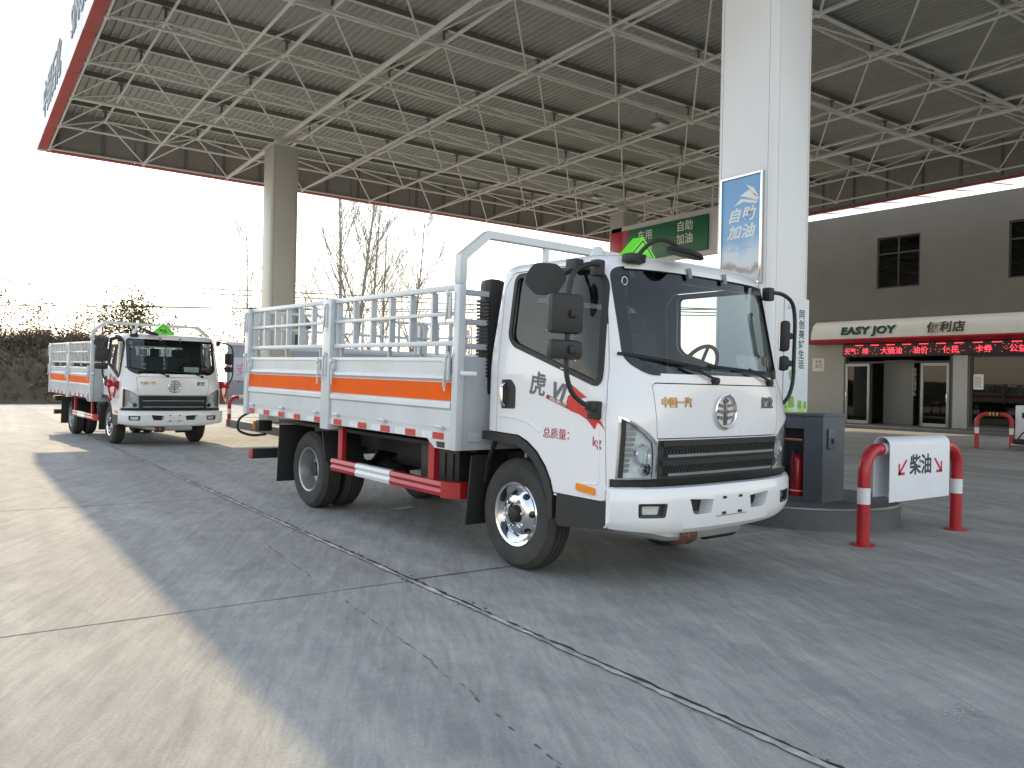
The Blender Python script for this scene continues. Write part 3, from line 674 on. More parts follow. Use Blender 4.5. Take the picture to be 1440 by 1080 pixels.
for x0, x1, h_, lb in ((4.9, 6.6, 1.15, "wooden sales counter behind the shop window beside the white notice"), (6.75, 9.2, 1.1, "long wooden sales counter behind the shop window at the picture edge")):
    c_ = thing("sales_counter", lb, "counter", (28.5, 18.1, 0), (0, 0, D2R(-86.5)))
    MB().bb(x0, x1, .95, 1.5, .13, h_ - .05, .01).build("counter_front", WOOD, c_); MB().bb(x0 - .03, x1 + .03, .90, 1.53, h_ - .048, h_, .008).build("counter_top", mat("counter_top_dark", (.10, .08, .06), .35), c_)
rr = random.Random(3)
for (a, b, c, d) in holes[:3]:
    f = MB()
    for x in (a + .03, (a + b) / 2, b - .03): f.bb(x - .03, x + .03, .05, .10, c, d)
    for z in (c + .03, d - .62, d - .03): f.bb(a, b, .053, .097, z - .03, z + .03)
    w_ = f.build("window", DARKM, st)
    for x0, x1 in ((a + .06, (a + b) / 2 - .03), ((a + b) / 2 + .03, b - .06)):
        MB().bb(x0, x1, .072, .078, c + .06, d - .65).build("pane", glass_mat("dark_pane", (.14, .16, .16), 1.0), w_)
        MB().bb(x0, x1, .072, .078, d - .59, d - .06).build("pane", glass_mat("dark_pane", (.14, .16, .16), 1.0), w_)
    MB().bb(a, b, .32, .33, c, d).build("blind", mat("brown_blind", (.085, .07, .055), .8), st)
SGLD = glass_mat("shop_glass", (.26, .33, .32), 1.0)
def leaf(x0, x1, hx):
    f = MB(); y0, y1 = -.03, .02
    f.bb(x0, x0 + .09, y0, y1, .14, 2.42, .004).bb(x1 - .09, x1, y0, y1, .14, 2.42, .004).bb(x0 + .09, x1 - .09, y0 + .001, y1 - .001, .14, .26).bb(x0 + .09, x1 - .09, y0 + .001, y1 - .001, 2.32, 2.42)
    d_ = f.build("door", ALUF, st)
    MB().bb(x0 + .09, x1 - .09, -.008, -.002, .26, 2.32).build("pane", SGLD, d_)
    MB().tube(arc_path([(hx, -.03, 1.0), (hx, -.09, 1.0), (hx, -.09, 1.32), (hx, -.03, 1.32)], .03), .014, 8).build("handle", CHROME, d_)
leaf(.06, 1.02, .11); leaf(2.92, 3.90, 3.84)
f = MB(); f.bb(.02, .06, .0, .12, .13, 2.68).bb(3.90, 3.96, .0, .12, .13, 2.68).bb(.06, 3.9, .03, .1, 2.43, 2.5).bb(1.03, 1.08, .03, .1, .13, 2.43).bb(2.86, 2.91, .03, .1, .13, 2.43); f.build("door_frame", DARKM, st)
MB().bb(4.03, 4.5, -.05, -.003, .13, 2.68, .01).build("pilaster", mat("pilaster_grey", (.42, .42, .43), .5), st)
f = MB()
for x in (4.6, 7.2, 9.8, 12.45): f.bb(x - .04, x + .04, .03, .11, .2, 2.68)
f.bb(4.56, 12.5, .035, .105, .2, .27).bb(4.56, 12.5, .035, .105, 2.6, 2.68); wf = f.build("shop_window", DARKM, st)
for x0, x1 in ((4.64, 7.16), (7.24, 9.76), (9.84, 12.41)): MB().bb(x0, x1, .065, .072, .27, 2.6).build("pane", SGLD, wf)
# sign band, LED strip, notices are separate things fixed on the wall
SM = Matrix.Translation((28.5, 18.1, 0)) @ Matrix.Rotation(D2R(-86.5), 4, 'Z')
def on_wall(name, lab, cat): 
    return thing(name, lab, cat, (28.5, 18.1, 0), (0, 0, D2R(-86.5)))
t = on_wall("shop_sign", "long white shop sign band with green lettering and a red lip", "sign")
prof = [(-.04, 4.06), (-.10, 4.07), (-.34, 3.90), (-.46, 3.62), (-.50, 3.36), (-.46, 3.355), (-.04, 3.355)]
MB().prism([(y, z) for y, z in prof], 'x', -1.17, 16).build("sign_band", SHOPW, t, sharp=60)
prof = [(-.04, 3.35), (-.54, 3.35), (-.56, 3.30), (-.40, 3.20), (-.04, 3.19)]
MB().prism(prof, 'x', -1.32, 16).build("red_lip", mat("sign_lip_red", (.36, .012, .03), .4), t, sharp=60)
zc = 3.62; tilt = Vector((0, .14, .50)).normalized()
fr = lambda x, z=3.64: frame((x, -.468, z), (1, 0, 0), tilt)
put_text("lettering", "EASY JOY", .40, fr(1.12), PRINTG, t, bold=.018, ext=.012, sx=1.16, spacing=1.08)
put_text("lettering", "便利店", .42, fr(3.93), mat("sign_brown_print", (.05, .035, .035), .5), t, bold=.006, ext=.012, spacing=1.06)
t = on_wall("led_display", "red scrolling LED display above the store doors", "display")
MB().bb(.0, 14, -.16, -.03, 2.69, 3.18, .01).build("display_case", LEDB, t)
for k, s_ in enumerate(["天气：晴", "大桶油", "油价", "便民", "卡券", "公益", "促销", "会员", "积分", "早餐", "水饮"]):
    x = .55 + k * (1.05 if k else 0) + (.3 if k else 0)
    put_text("lettering", s_, .27 if k else .24, frame((x, -.164, 2.87), (1, 0, 0), (0, 0, 1)), LEDR, t, ext=.001, bold=.002)
m = MB()
for k in range(22): m.bb(.5 + k * .6, .82 + k * .6, -.1645, -.160, 3.09, 3.12)
for k in range(160):
    x = rr.uniform(0.1, 13.5); z = rr.uniform(2.72, 3.06); m.bb(x, x + .025, -.163, -.16, z, z + .02)
m.build("led_dots", LEDR, t, kind='stuff')
t = on_wall("wall_notice", "small cream notice plate on the grey wall left of the store doors", "notice")
MB().bb(-1.35, -.85, -.02, -.002, 2.13, 2.65, .005).build("plate", mat("notice_cream", (.62, .60, .50), .5), t)
put_text("lettering", "安全\n出口", .16, frame((-1.1, -.022, 2.42), (1, 0, 0), (0, 0, 1)), PRINTK, t, ext=.001, line=1.1)
t = on_wall("window_notice", "white paper notice taped inside the shop window", "notice")
MB().bb(4.66, 4.98, .058, .062, 1.5, 2.02).build("sheet", PRINTW, t)
m = MB()
for k in range(6): m.bb(4.70, 4.94 - .04 * (k % 2), .0565, .058, 1.58 + k * .065, 1.60 + k * .065)
m.build("print_lines", GREYD, t)
# translucent rain strip between the canopy edge and the store wall
t = thing("rain_strip", "bright translucent strip bridging the canopy edge and the store roof", "awning", (0, 0, 0))
for k in range(20):
    y0 = 24.5 - k * 1.22; y1 = y0 - 1.205
    xa = FX1 + .01; xb = lambda y: 28.5 - (y - 18.1) * math.tan(ph) - .02
    MB().add([(xa, y0, 7.98), (xb(y0), y0, 8.34), (xb(y1), y1, 8.34), (xa, y1, 7.98)], [[0, 1, 2, 3]]).build("strip_panel", trans_mat("polycarbonate", (.88, .86, .86)), t, fix=False)
    MB().tube([(xa, y0 + .007, 7.97), (xb(y0), y0 + .007, 8.33)], .016, 6).build("strip_rib", ALUF, t)
# white fuel pump at the right edge
t = thing("fuel_pump", "low white fuel pump with a dark display beside the store barrier", "fuel pump", (21.2, 8.35, .14))
MB().bb(-.25, .25, -.55, .45, .12, .93, .03).build("pump_body", SIGNW, t)
MB().bb(-.255, -.248, -.15, .30, .62, .76).build("pump_display", LEDB, t)
MB().bb(-.27, .27, -.57, .47, 0, .12, .01).build("pump_plinth", CHASS, t)
MB().tube(arc_path([(-.26, .1, .35), (-.42, .2, .30), (-.40, .35, .06), (-.40, -.1, .02), (-.30, -.35, .25)], .12), .018, 8).build("hose", BLACKP, t)

# ------------------------------------------------------------------ cargo trucks
TW = [(.5, .93), (1.4, .93), (2.05, .875)]; TF = [(.5, -1.06), (1.0, -1.09), (1.38, -1.095), (2.05, -.955)]
TD = [(.5, .26), (1.1, .26), (1.4, .42), (2.05, .40)]; TN = [(.5, 3.6), (1.1, 3.6), (1.4, 2.7), (2.05, 2.7)]; TR = [(.5, .28), (1.5, .27), (2.05, .215)]
def front_y(x, z):
    w, n = lerp_tab(TW, z), lerp_tab(TN, z); a = min(1, abs(x) / w)
    return lerp_tab(TF, z) + lerp_tab(TD, z) * (1 - (1 - a ** n) ** (1 / n))
def side_x(y, z):
    w, n, f, d = lerp_tab(TW, z), lerp_tab(TN, z), lerp_tab(TF, z), lerp_tab(TD, z)
    if y > f + d: return w
    b = min(1, 1 - (y - f) / d); return w * (1 - b ** n) ** (1 / n)
def cab_ring(z, ins=0.0, s=1.0, zz=None):
    w, n, f, d, rr_ = lerp_tab(TW, z), lerp_tab(TN, z), lerp_tab(TF, z), lerp_tab(TD, z), lerp_tab(TR, z)
    pts = []; K = 40
    for k in range(K + 1):
        t = -math.pi / 2 + math.pi * k / K; sn, cs = abs(math.sin(t)), abs(math.cos(t))
        pts.append((math.copysign(w * sn ** (2 / n), t), f + d * (1 - cs ** (2 / n))))
    r = .07; y0 = f + d
    for k in range(1, 5): pts.append((w, y0 + (rr_ - r - y0) * k / 5))
    for k in range(6): a = k * math.pi / 10; pts.append((w - r + r * math.cos(a), rr_ - r + r * math.sin(a)))
    for k in range(1, 8): pts.append(((w - r) * (1 - 2 * k / 8), rr_))
    for k in range(6): a = math.pi / 2 + k * math.pi / 10; pts.append((-w + r + r * math.cos(a), rr_ - r + r * math.sin(a)))
    for k in range(4, 0, -1): pts.append((-w, y0 + (rr_ - r - y0) * k / 5))
    cx, cy = 0, (f + rr_) / 2; hy = (rr_ - f) / 2; kx = (w - ins) / w * s; ky = (hy - ins) / hy * s
    return [(p * kx, cy + (q - cy) * ky, zz if zz is not None else z) for p, q in pts]
def fpatch(m, poly, o0, o1, rings=5, mi=0):
    P = resample(poly, 72); cx = sum(p[0] for p in P) / len(P); cz = sum(p[1] for p in P) / len(P)
    mk = lambda off: (lambda t: [(x + (cx - x) * t, front_y(x + (cx - x) * t, z + (cz - z) * t) + off, z + (cz - z) * t) for x, z in P])
    m.slab(mk(-o1), mk(-o0), (cx, front_y(cx, cz) - o1, cz), (cx, front_y(cx, cz) - o0, cz), rings, mi); return m
def fstrip(m, path, w, o0, o1, mi=0):      # band along a closed or open path of (x, z)
    k = len(path); vs = []; fs = []
    for i, (x, z) in enumerate(path):
        a = path[max(0, i - 1)]; b = path[min(k - 1, i + 1)]; t = Vector((b[0] - a[0], b[1] - a[1])).normalized(); nx, nz = -t.y * w / 2, t.x * w / 2
        for (q, o) in ((1, o0), (1, o1), (-1, o1), (-1, o0)): vs.append((x + q * nx, front_y(x + q * nx, z + q * nz) - o, z + q * nz))
    for i in range(k - 1):
        for j in range(4): fs.append([4 * i + j, 4 * i + (j + 1) % 4, 4 * i + 4 + (j + 1) % 4, 4 * i + 4 + j])
    fs += [[0, 1, 2, 3], [4 * k - 4, 4 * k - 1, 4 * k - 2, 4 * k - 3]]; m.add(vs, fs, mi); return m
def spatch(m, poly, sd, o0, o1, rings=4, mi=0, n=56):
    P = resample(poly, n); cy = sum(p[0] for p in P) / len(P); cz = sum(p[1] for p in P) / len(P)
    mk = lambda off: (lambda t: [(sd * (side_x(y + (cy - y) * t, z + (cz - z) * t) + off), y + (cy - y) * t, z + (cz - z) * t) for y, z in P])
    m.slab(mk(o1), mk(o0), (sd * (side_x(cy, cz) + o1), cy, cz), (sd * (side_x(cy, cz) + o0), cy, cz), rings, mi); return m
def sring(m, outer, inner, sd, o0, o1, mi=0):
    n = len(outer); vs = []
    for L, o in ((outer, o0), (outer, o1), (inner, o1), (inner, o0)): vs += [(sd * (side_x(y, z) + o), y, z) for y, z in L]
    fs = []
    for i in range(n):
        j = (i + 1) % n
        for a in range(4): b = (a + 1) % 4; fs.append([a * n + i, a * n + j, b * n + j, b * n + i])
    m.add(vs, fs, mi); return m
def fring(m, outer, inner, o0, o1, mi=0):
    n = len(outer); vs = []
    for L, o in ((outer, o0), (outer, o1), (inner, o1), (inner, o0)): vs += [(x, front_y(x, z) - o, z) for x, z in L]
    fs = []
    for i in range(n):
        j = (i + 1) % n
        for a in range(4): b = (a + 1) % 4; fs.append([a * n + i, a * n + j, b * n + j, b * n + i])
    m.add(vs, fs, mi); return m

def build_wheel(parent, x, y, z, name, dual=False, sd=-1):
    R, hw = .385, .10
    t = bpy.data.objects.new("wheel", None); COL.objects.link(t); t.parent = parent; t.location = (x, y, z); t.rotation_euler = (random.uniform(0, 6), 0, 0)
    prof = [(.215, -.085), (.235, -.100), (.29, -.112), (.345, -.104), (.362, -.088), (.372, -.080), (.380, -.070)]
    for g in (-.038, 0, .038): prof += [(.385, g - .026), (.385, g - .006), (.376, g - .004), (.376, g + .004), (.385, g + .006)]
    prof += [(.385, .064), (.380, .070), (.372, .080), (.362, .088), (.345, .104), (.29, .112), (.235, .100), (.215, .085)]
    MB().lathe(prof, (0, 0, 0), 'x', 48, closed=True).build("tyre", RUBBER, t, sharp=28)
    if name == 'front':
        pr = [(.217, -.086), (.228, -.096), (.222, -.104), (.205, -.098), (.196, -.07), (.185, -.045), (.165, -.052), (.135, -.088), (.105, -.100), (.078, -.102), (.070, -.088), (.0001, -.088)]
        MB().lathe([(r, -h * sd) for r, h in pr], (0, 0, 0), 'x', 48).build("rim", CHROME, t)
        for k in range(7):
            a = k * 2 * math.pi / 7 + .2; c = Vector((sd * .0715, .150 * math.cos(a), .150 * math.sin(a)))
            e = MB().lathe([(.0001, 0), (.021, 0), (.025, sd * .003), (.021, sd * .004), (.0001, sd * .004)], (0, 0, 0), 'x', 16)
            o = e.build("hand_hole", BLACKG, t); o.location = c; o.scale = (1, 1, 1); o.rotation_euler = (a, 0, sd * -.82 * 0)
            nrm = Vector((sd * .68, .73 * math.cos(a), .73 * math.sin(a))); o.rotation_euler = nrm.to_track_quat('X' if sd > 0 else '-X', 'Z').to_euler()
        for k in range(6):
            a = k * math.pi / 3; c = (sd * .10, .095 * math.cos(a), .095 * math.sin(a))
            MB().lathe([(.0001, sd * .028), (.010, sd * .026), (.013, sd * .016), (.016, 0), (.016, -sd * .01)], c, 'x', 6).build("wheel_nut", CHROME, t)
        MB().lathe([(.062, sd * .085), (.060, sd * .105), (.048, sd * .125), (.030, sd * .132), (.0001, sd * .132)], (0, 0, 0), 'x', 24).build("hub", CHASS, t)
    else:
        pr = [(.217, .086), (.226, .094), (.220, .102), (.206, .094), (.198, .06), (.190, .0), (.182, -.045), (.165, -.060), (.10, -.062), (.09, -.05), (.0001, -.05)] if dual else [(.217, .086), (.226, .094), (.2, .08), (.19, -.06), (.0001, -.06)]
        MB().lathe([(r, h * sd) for r, h in pr], (0, 0, 0), 'x', 40).build("rim", STEEL, t)
        if dual:
            for k in range(6):
                a = k * math.pi / 3 + .3; c = (-sd * .058, .145 * math.cos(a), .145 * math.sin(a))
                MB().lathe([(.0001, sd * .003), (.024, sd * .003), (.027, 0)], c, 'x', 14).build("hand_hole", BLACKG, t)
            MB().lathe([(.085, -sd * .05), (.08, -sd * .01), (.065, sd * .0), (.0001, sd * .0)], (0, 0, 0), 'x', 24).build("hub", CHASS, t)
    return t

def build_truck(label, loc, rot):
    T = thing("cargo_truck", label, "truck", loc, rot, "cargo trucks parked in a row")
    # --- shell
    rings = [cab_ring(z) for z in (.585, .7, .8, .9, 1.0, 1.1, 1.2, 1.3, 1.4, 1.5, 1.6, 1.7, 1.8, 1.9, 1.98, 2.03)]
    for k in range(1, 7): a = k * math.pi / 12; rings.append(cab_ring(2.03, .10 * (1 - math.cos(a)), 1, 2.03 + .10 * math.sin(a)))
    for s in (.85, .65, .4, .15): rings.append(cab_ring(2.03, .10, s, 2.13 + .022 * (1 - s * s)))
    n = len(rings[0]); m = MB(); vs = [p for r in rings for p in r]; fs = []
    for i in range(len(rings) - 1):
        for j in range(n): fs.append([i * n + j, i * n + (j + 1) % n, (i + 1) * n + (j + 1) % n, (i + 1) * n + j])
    fs.append([(len(rings) - 1) * n + j for j in range(n)])
    m.add(vs, fs); skin = m.mesh("cab_shell", [WHITE, TRIM])
    o = bpy.data.objects.new("tmp_s", skin); COL.objects.link(o); md = o.modifiers.new("s", 'SOLIDIFY'); md.thickness = .03; md.offset = -1; md.material_offset = 1
    shell = bpy.data.meshes.new_from_object(o.evaluated_get(bpy.context.evaluated_depsgraph_get())); bpy.data.objects.remove(o)
    WS = rpoly([(-.795, 2.035), (-.80, 1.462), (-.68, 1.385), (.68, 1.385), (.80, 1.462), (.795, 2.035)], .06)
    SW = rpoly([(.03, 2.035), (-.705, 2.045), (-.785, 1.95), (-.845, 1.30), (-.01, 1.56), (.045, 1.62)], .055)
    RW = rpoly([(-.55, 1.47), (.55, 1.47), (.55, 1.93), (-.55, 1.93)], .07)
    ARCH = [(.5, .4), (.5, .95), (.2, .952), (-.10, .945), (-.20, .91), (-.30, .85), (-.385, .765), (-.44, .68), (-.48, .57), (-.49, .4)]
    DOOR = rpoly([(.145, .62), (.145, 1.96), (.06, 2.062), (-.69, 2.068), (-.775, 1.985), (-.862, 1.5), (-.905, 1.2), (-.925, .60), (-.43, .60), (-.2, .62)], .03, 3)
    HL = [(-.885, 1.115), (-.80, 1.075), (-.705, 1.015), (-.64, .96), (-.622, .88), (-.618, .745), (-.885, .745)]
    HOOD = rpoly([(-.635, .985), (.635, .985), (.665, 1.31), (.64, 1.325), (-.64, 1.325), (-.665, 1.31)], .015, 3)
    cut1 = MB().prism(WS, 'y', -1.5, -.5).prism(RW, 'y', .08, .6); c1 = cut1.mesh("c", WHITE, fix=True)
    cut2 = MB()
    for s in (-1, 1): cut2.prism(SW, 'x', s * .6, s * 1.3)
    cut3 = MB()
    for s in (-1, 1): cut3.prism(ARCH, 'x', s * .55, s * 1.3)
    hc = MB()
    for s in (-1, 1): hc.prism([(s * abs(x), z) for x, z in offset_poly(HL, -.004)], 'y', -1.5, -.72)
    gapc = MB().bb(-1.2, 1.2, -1.5, -.935, .40, .742).mesh("c", WHITE)
    shell = boolean(shell, [c1, gapc, cut2.mesh("c", WHITE), cut3.mesh("c", WHITE), hc.mesh("c", WHITE)], 'DIFFERENCE')
    for s, nm in ((-1, "l"), (1, "r")):
        ds = MB().prism(offset_poly(DOOR, -.0035), 'x', s * .62, s * 1.3).mesh("c", WHITE)
        dm = boolean(shell.copy(), [ds], 'INTERSECT'); dr = link("door", dm, T); dm.name = "door"
        # window glass, rubber, handle, decals
        g = MB(); spatch(g, offset_poly(SW, .004), s, -.020, -.016); g.build("window_glass", SGL, dr)
        g = MB(); P = resample(offset_poly(SW, .016), 60); Q = resample(offset_poly(SW, -.016), 60); k = min(len(P), len(Q)); sring(g, rpoly_fit(offset_poly(SW, .016)), rpoly_fit(offset_poly(SW, -.016)), s, -.012, .006); g.build("window_rubber", BLACKP, dr)
        g = MB(); spatch(g, rpoly([(.095, 1.315), (-.005, 1.32), (-.055, 1.27), (-.055, 1.12), (.095, 1.115)], .02), s, -.01, .004); g.build("handle_recess", BLACKP, dr)
        g = MB(); g.tube(arc_path([(s * .94, .055, 1.14), (s * .965, .055, 1.16), (s * .965, .060, 1.27), (s * .94, .060, 1.29)], .03), .013, 8); g.build("handle", CHROME, dr)
        g = MB(); spatch(g, rpoly([(-.685, .69), (-.845, .675), (-.845, .632), (-.685, .645)], .01), s, -.002, .014); g.build("side_indicator", AMBER, dr)
        # pressed swage line of the door
        pth = [(.13, 1.06), (-.05, 1.055), (-.2, 1.035), (-.32, .98)]
        g = MB()
        for a, b in zip(pth, pth[1:]):
            g.tube([(s * .9285, a[0], a[1]), (s * .9285, b[0], b[1])], .008, 6)
        g.tube(arc_path([(s * .928, -.86, 1.05), (s * .928, -.87, .70), (s * .928, -.74, .69)], .03), .007, 6)
        g.build("swage", WHITE, dr)
        def dmap(me, y0, z0, ang):
            for v in me.vertices:
                u, w_ = v.co.x, v.co.y; uu = u * math.cos(ang) - w_ * math.sin(ang); ww = u * math.sin(ang) + w_ * math.cos(ang)
                y = y0 + s * uu; z = z0 + ww; v.co = (s * (side_x(y, z) + .0025 + v.co.z), y, z)
        sx = 1 if s < 0 else 1
        for nm2, tx, sz, mt_, y0, z0, ang, kw in (("lettering", "虎", .165, GREYD, -.285, 1.285, s * 0 - .12, dict(bold=.003)), ("lettering", "VI", .155, GREYD, -.475, 1.245, -.12, dict(bold=.006, shear=.3)),
                                         ("lettering", "总质量：", .075, MAG, -.50, .975, 0, {}), ("lettering", "kg", .085, MAG, -.845, .955, 0, {})):
            me = text_mesh(tx, sz, mt=mt_, ext=.0006, **kw)
            if s > 0:
                pass
            dmap(me, y0, z0, ang); link(nm2, me, dr)
        g = MB()
        for poly in ([(-.555, 1.315), (-.61, 1.30), (-.69, 1.255), (-.75, 1.225), (-.65, 1.205), (-.585, 1.25)], [(-.565, 1.185), (-.58, 1.225), (-.62, 1.252), (-.65, 1.205), (-.72, 1.165), (-.82, 1.125), (-.875, 1.085), (-.912, 1.03), (-.87, 1.065), (-.845, 1.075), (-.825, 1.03), (-.76, 1.085), (-.69, 1.115), (-.60, 1.135)]):
            g.add([(s * (side_x(y, z) + .0028), y, z) for y, z in poly], [list(range(len(poly)))])
        g.build("flame_decal", REDD, dr, fix=False)
        g = MB(); poly = [(-.37, 1.205), (-.595, 1.14), (-.605, 1.165), (-.38, 1.23)]
        g.add([(s * (side_x(y, z) + .0026), y, z) for y, z in poly], [[0, 1, 2, 3]]); g.build("number_strip", mat("dark_red_decal", (.25, .012, .015), .4), dr, fix=False)
        me = text_mesh("4006-885-777", .030, mt=PRINTW, ext=.0005)
        dmap(me, -.487, 1.185, .28 * -1); [setattr(v, 'co', v.co + Vector((s * .0006, 0, 0))) for v in me.vertices]; link("lettering", me, dr)
    dcut = MB()
    for s in (-1, 1): dcut.prism(offset_poly(DOOR, .0035), 'x', s * .62, s * 1.3)
    hcut = MB().prism(offset_poly(HOOD, .004), 'y', -1.5, -.9)
    hood = boolean(shell.copy(), [MB().prism(offset_poly(HOOD, -.003), 'y', -1.5, -.9).mesh("c", WHITE)], 'INTERSECT'); hood.name = "front_panel"
    body = boolean(shell, [dcut.mesh("c", WHITE), hcut.mesh("c", WHITE)], 'DIFFERENCE'); body.name = "cab_body"
    cab = link("cab_body", body, T); fp = link("front_panel", hood, T)
    # --- screen
    g = MB(); fpatch(g, offset_poly(WS, .003), -.022, -.017, 8); ws = g.build("windscreen", WGL, T)
    g = MB(); fring(g, rpoly_fit(offset_poly(WS, .012)), rpoly_fit(offset_poly(WS, -.045)), -.016, .004); g.build("windscreen_border", BLACKG, T)
    g = MB(); g.prism(RW, 'y', .232, .238); g.build("rear_glass", WGL, T)
    g = MB(); g.lathe([(.022, -.001), (.028, 0), (.022, .001)], (0, 0, 0), 'y', 20); o = g.build("round_sticker", PRINTW, T); o.location = (-.735, front_y(-.735, 1.955) + .006, 1.955)
    g = MB(); P = lambda x, z: (x, front_y(x, z) + .024, z)
    g.add([P(.18, 1.43), P(.47, 1.43), P(.47, 1.53), P(.18, 1.53)], [[0, 1, 2, 3]]); g.build("paper_permit", mat("permit_paper", (.55, .56, .55), .6, var=.3, vs=60), T, fix=False)
    for k, x in enumerate((.555, .635)):
        g = MB(); g.add([P(x + .035 * math.cos(a * .3927), 1.50 + .04 * math.sin(a * .3927)) for a in range(16)], [list(range(16))]); g.build("round_sticker", mat("sticker_brown", (.25, .13, .09), .5, var=.4, vs=40), T, fix=False)
    # --- interior
    SEAT = mat("seat_cloth", (.075, .078, .085), .9, bump=.3)
    MB().bb(-.84, .84, -.80, .20, .93, 1.0, .02).build("cab_floor", TRIM, T)
    prof = [(-.90, 1.02), (-.93, 1.30), (-.86, 1.385), (-.62, 1.40), (-.52, 1.34), (-.50, 1.02)]
    MB().prism(prof, 'x', -.84, .84).build("dashboard", mat("dash_plastic", (.05, .052, .056), .7, bump=.2), T, sharp=25)
    for x, w in ((-.52, .50), (-.02, .34), (.44, .48)):
        s_ = MB().box((x, -.12, 1.09), (w, .46, .14), .05); s_.build("seat", SEAT, T)
        s_ = MB().box((x, .10, 1.42), (w * .96, .12, .62), .05, Matrix.Rotation(-.13, 3, 'X')); b_ = s_.build("seat_back", SEAT, T)
        MB().box((x, .145, 1.80), (w * .55, .09, .17), .04, Matrix.Rotation(-.13, 3, 'X')).build("headrest", SEAT, b_)
    q = Matrix.Translation((.44, -.52, 1.43)) @ Matrix.Rotation(D2R(-62), 4, 'X')
    me = MB().tube([(.20 * math.cos(a * math.pi / 16), .20 * math.sin(a * math.pi / 16), 0) for a in range(32)], .015, 8, closed=True).tube([(-.19, 0, 0), (.19, 0, -.01)], .014, 6).tube([(0, -.19, 0), (0, 0, -.01)], .014, 6).box((0, 0, -.01), (.12, .10, .04), .015).tube([(0, 0, -.02), (0, .0, -.25)], .025, 8).mesh("steering_wheel", BLACKP); me.transform(q); link("steering_wheel", me, T)
    MB().tube(arc_path([(.80, -.72, 1.86), (.755, -.74, 1.84), (.775, -.79, 1.56), (.81, -.79, 1.54)], .05), .018, 8).build("grab_handle", mat("handle_grey", (.25, .26, .27), .6), T)
    MB().tube([(-.66, -.80, 1.98), (-.66, -.78, 1.80)], .012, 6).box((-.66, -.775, 1.72), (.10, .035, .19), .03).build("sun_blind_mirror", BLACKP, T)
    # --- headlights
    for s in (-1, 1):
        hl = MB(); P = [(s * abs(x), z) for x, z in HL]
        fpatch(hl, P, -.005, -.001, 4); h = hl.build("headlight", LGL, T)
        g = MB(); fpatch(g, offset_poly(P, -.002), -.050, -.042, 3); g.build("lamp_bowl", SILV, h)
        g = MB(); Q = [P[-1], P[0]]
        sx_ = lambda a: s * abs(a)
        fpatch(g, [(sx_(.882), .75), (sx_(.882), 1.108), (sx_(.855), 1.095), (sx_(.855), .75)], -.012, .003, 2); g.build("lamp_black_edge", BLACKP, h)
        for k in range(9):
            z = .79 + k * .032; x0 = .845; x1 = max(.69, .80 - k * .004) if k > 2 else .80
            g = MB(); fstrip(g, [(s * (x0 + (x1 - x0) * u / 6), z) for u in range(7)], .020, -.040, -.026); g.build("lamp_rib", mat("lamp_rib_grey", (.42, .41, .39), .3, metal=.5), h)
        for (x, z, r, d_) in ((.715, .890, .058, .012), (.678, .795, .036, .012)):
            yy = front_y(x, z)
            g = MB(); g.lathe([(r, .040), (r * 1.08, .012), (r * 1.02, .006), (r * .88, .018), (r * .86, .036)], (s * x, yy + .01, z), 'y', 28); g.build("lamp_ring", CHROME, h)
            g = MB(); g.lathe([(r * .84, .034), (r * .7, .020), (r * .4, .010), (.0001, .006)], (s * x, yy + .012, z), 'y', 24); g.build("projector_lens", LGL if r > .05 else BLACKG, h)
        fr_ = MB(); O = resample(P, 60); c0 = offset_poly(O, .006); fring(fr_, c0, offset_poly(O, -.005), -.006, .003); fr_.build("lamp_trim", CHROME, h)
    # --- grille
    g = MB(); fpatch(g, [(-.614, .735), (.614, .735), (.628, .975), (-.628, .975)], .001, .008, 3); gl = g.build("grille", BLACKP, T)
    for z0 in (.905, .785):
        for s in (-1, 1):
            for k in range(38):
                x = -.575 + k * .0304
                g_ = None
        g = MB()
        for k in range(40):
            x = -.575 + k * .0295; z = z0
            for s in (-1, 1): fstrip(g, [(x, z + .0 + (-.028 if s < 0 else .028)), (x + .0295, z + (.028 if s < 0 else -.028))], .006, .008, .014)
        g.build("grille_mesh", BLACKP, gl, kind='stuff')
    for z in (.955, .838): fstrip(MB(), [(-.6 + k * .06, z) for k in range(21)], .03, .008, .022).build("grille_bar", BLACKP, gl)
    for z, hw in ((.880, .565), (.764, .555)): fstrip(MB(), [(-hw + k * hw / 12, z) for k in range(25)], .017, .008, .030).build("chrome_bar", CHROME, gl)
    MB().bb(-.90, .90, -.985, -.72, .62, .738).build("bumper_gap", CHASS, T)
    # --- badge and front lettering
    yb = front_y(0, 1.15) - .004
    g = MB(); g.lathe([(.102, .0), (.102, -.012), (.108, -.016), (.116, -.012), (.116, .006)], (0, yb, 1.15), 'y', 40); bd = g.build("badge_ring", CHROME, fp)
    g = MB().bb(-.011, .011, yb - .012, yb + .004, 1.062, 1.23, .003)
    g.prism([(-.03, 1.222), (0, 1.242), (.03, 1.222), (.012, 1.21), (-.012, 1.21)], 'y', yb - .012, yb).build("badge_numeral", mat("badge_dark_steel", (.22, .22, .23), .3, metal=.8), fp)
    for s in (-1, 1):
        for k in range(3):
            z = 1.188 - k * .040; L_ = .088 - .008 * abs(k - 1)
            MB().prism([(s * .020, z - .009), (s * L_, z + .002), (s * (L_ - .006), z + .016), (s * .020, z + .010)], 'y', yb - .010, yb).build("badge_wing", mat("badge_dark_steel", (.22, .22, .23), .3, metal=.8), fp)
    GOLD = mat("gold_letter", (.50, .30, .13), .35, metal=.5)
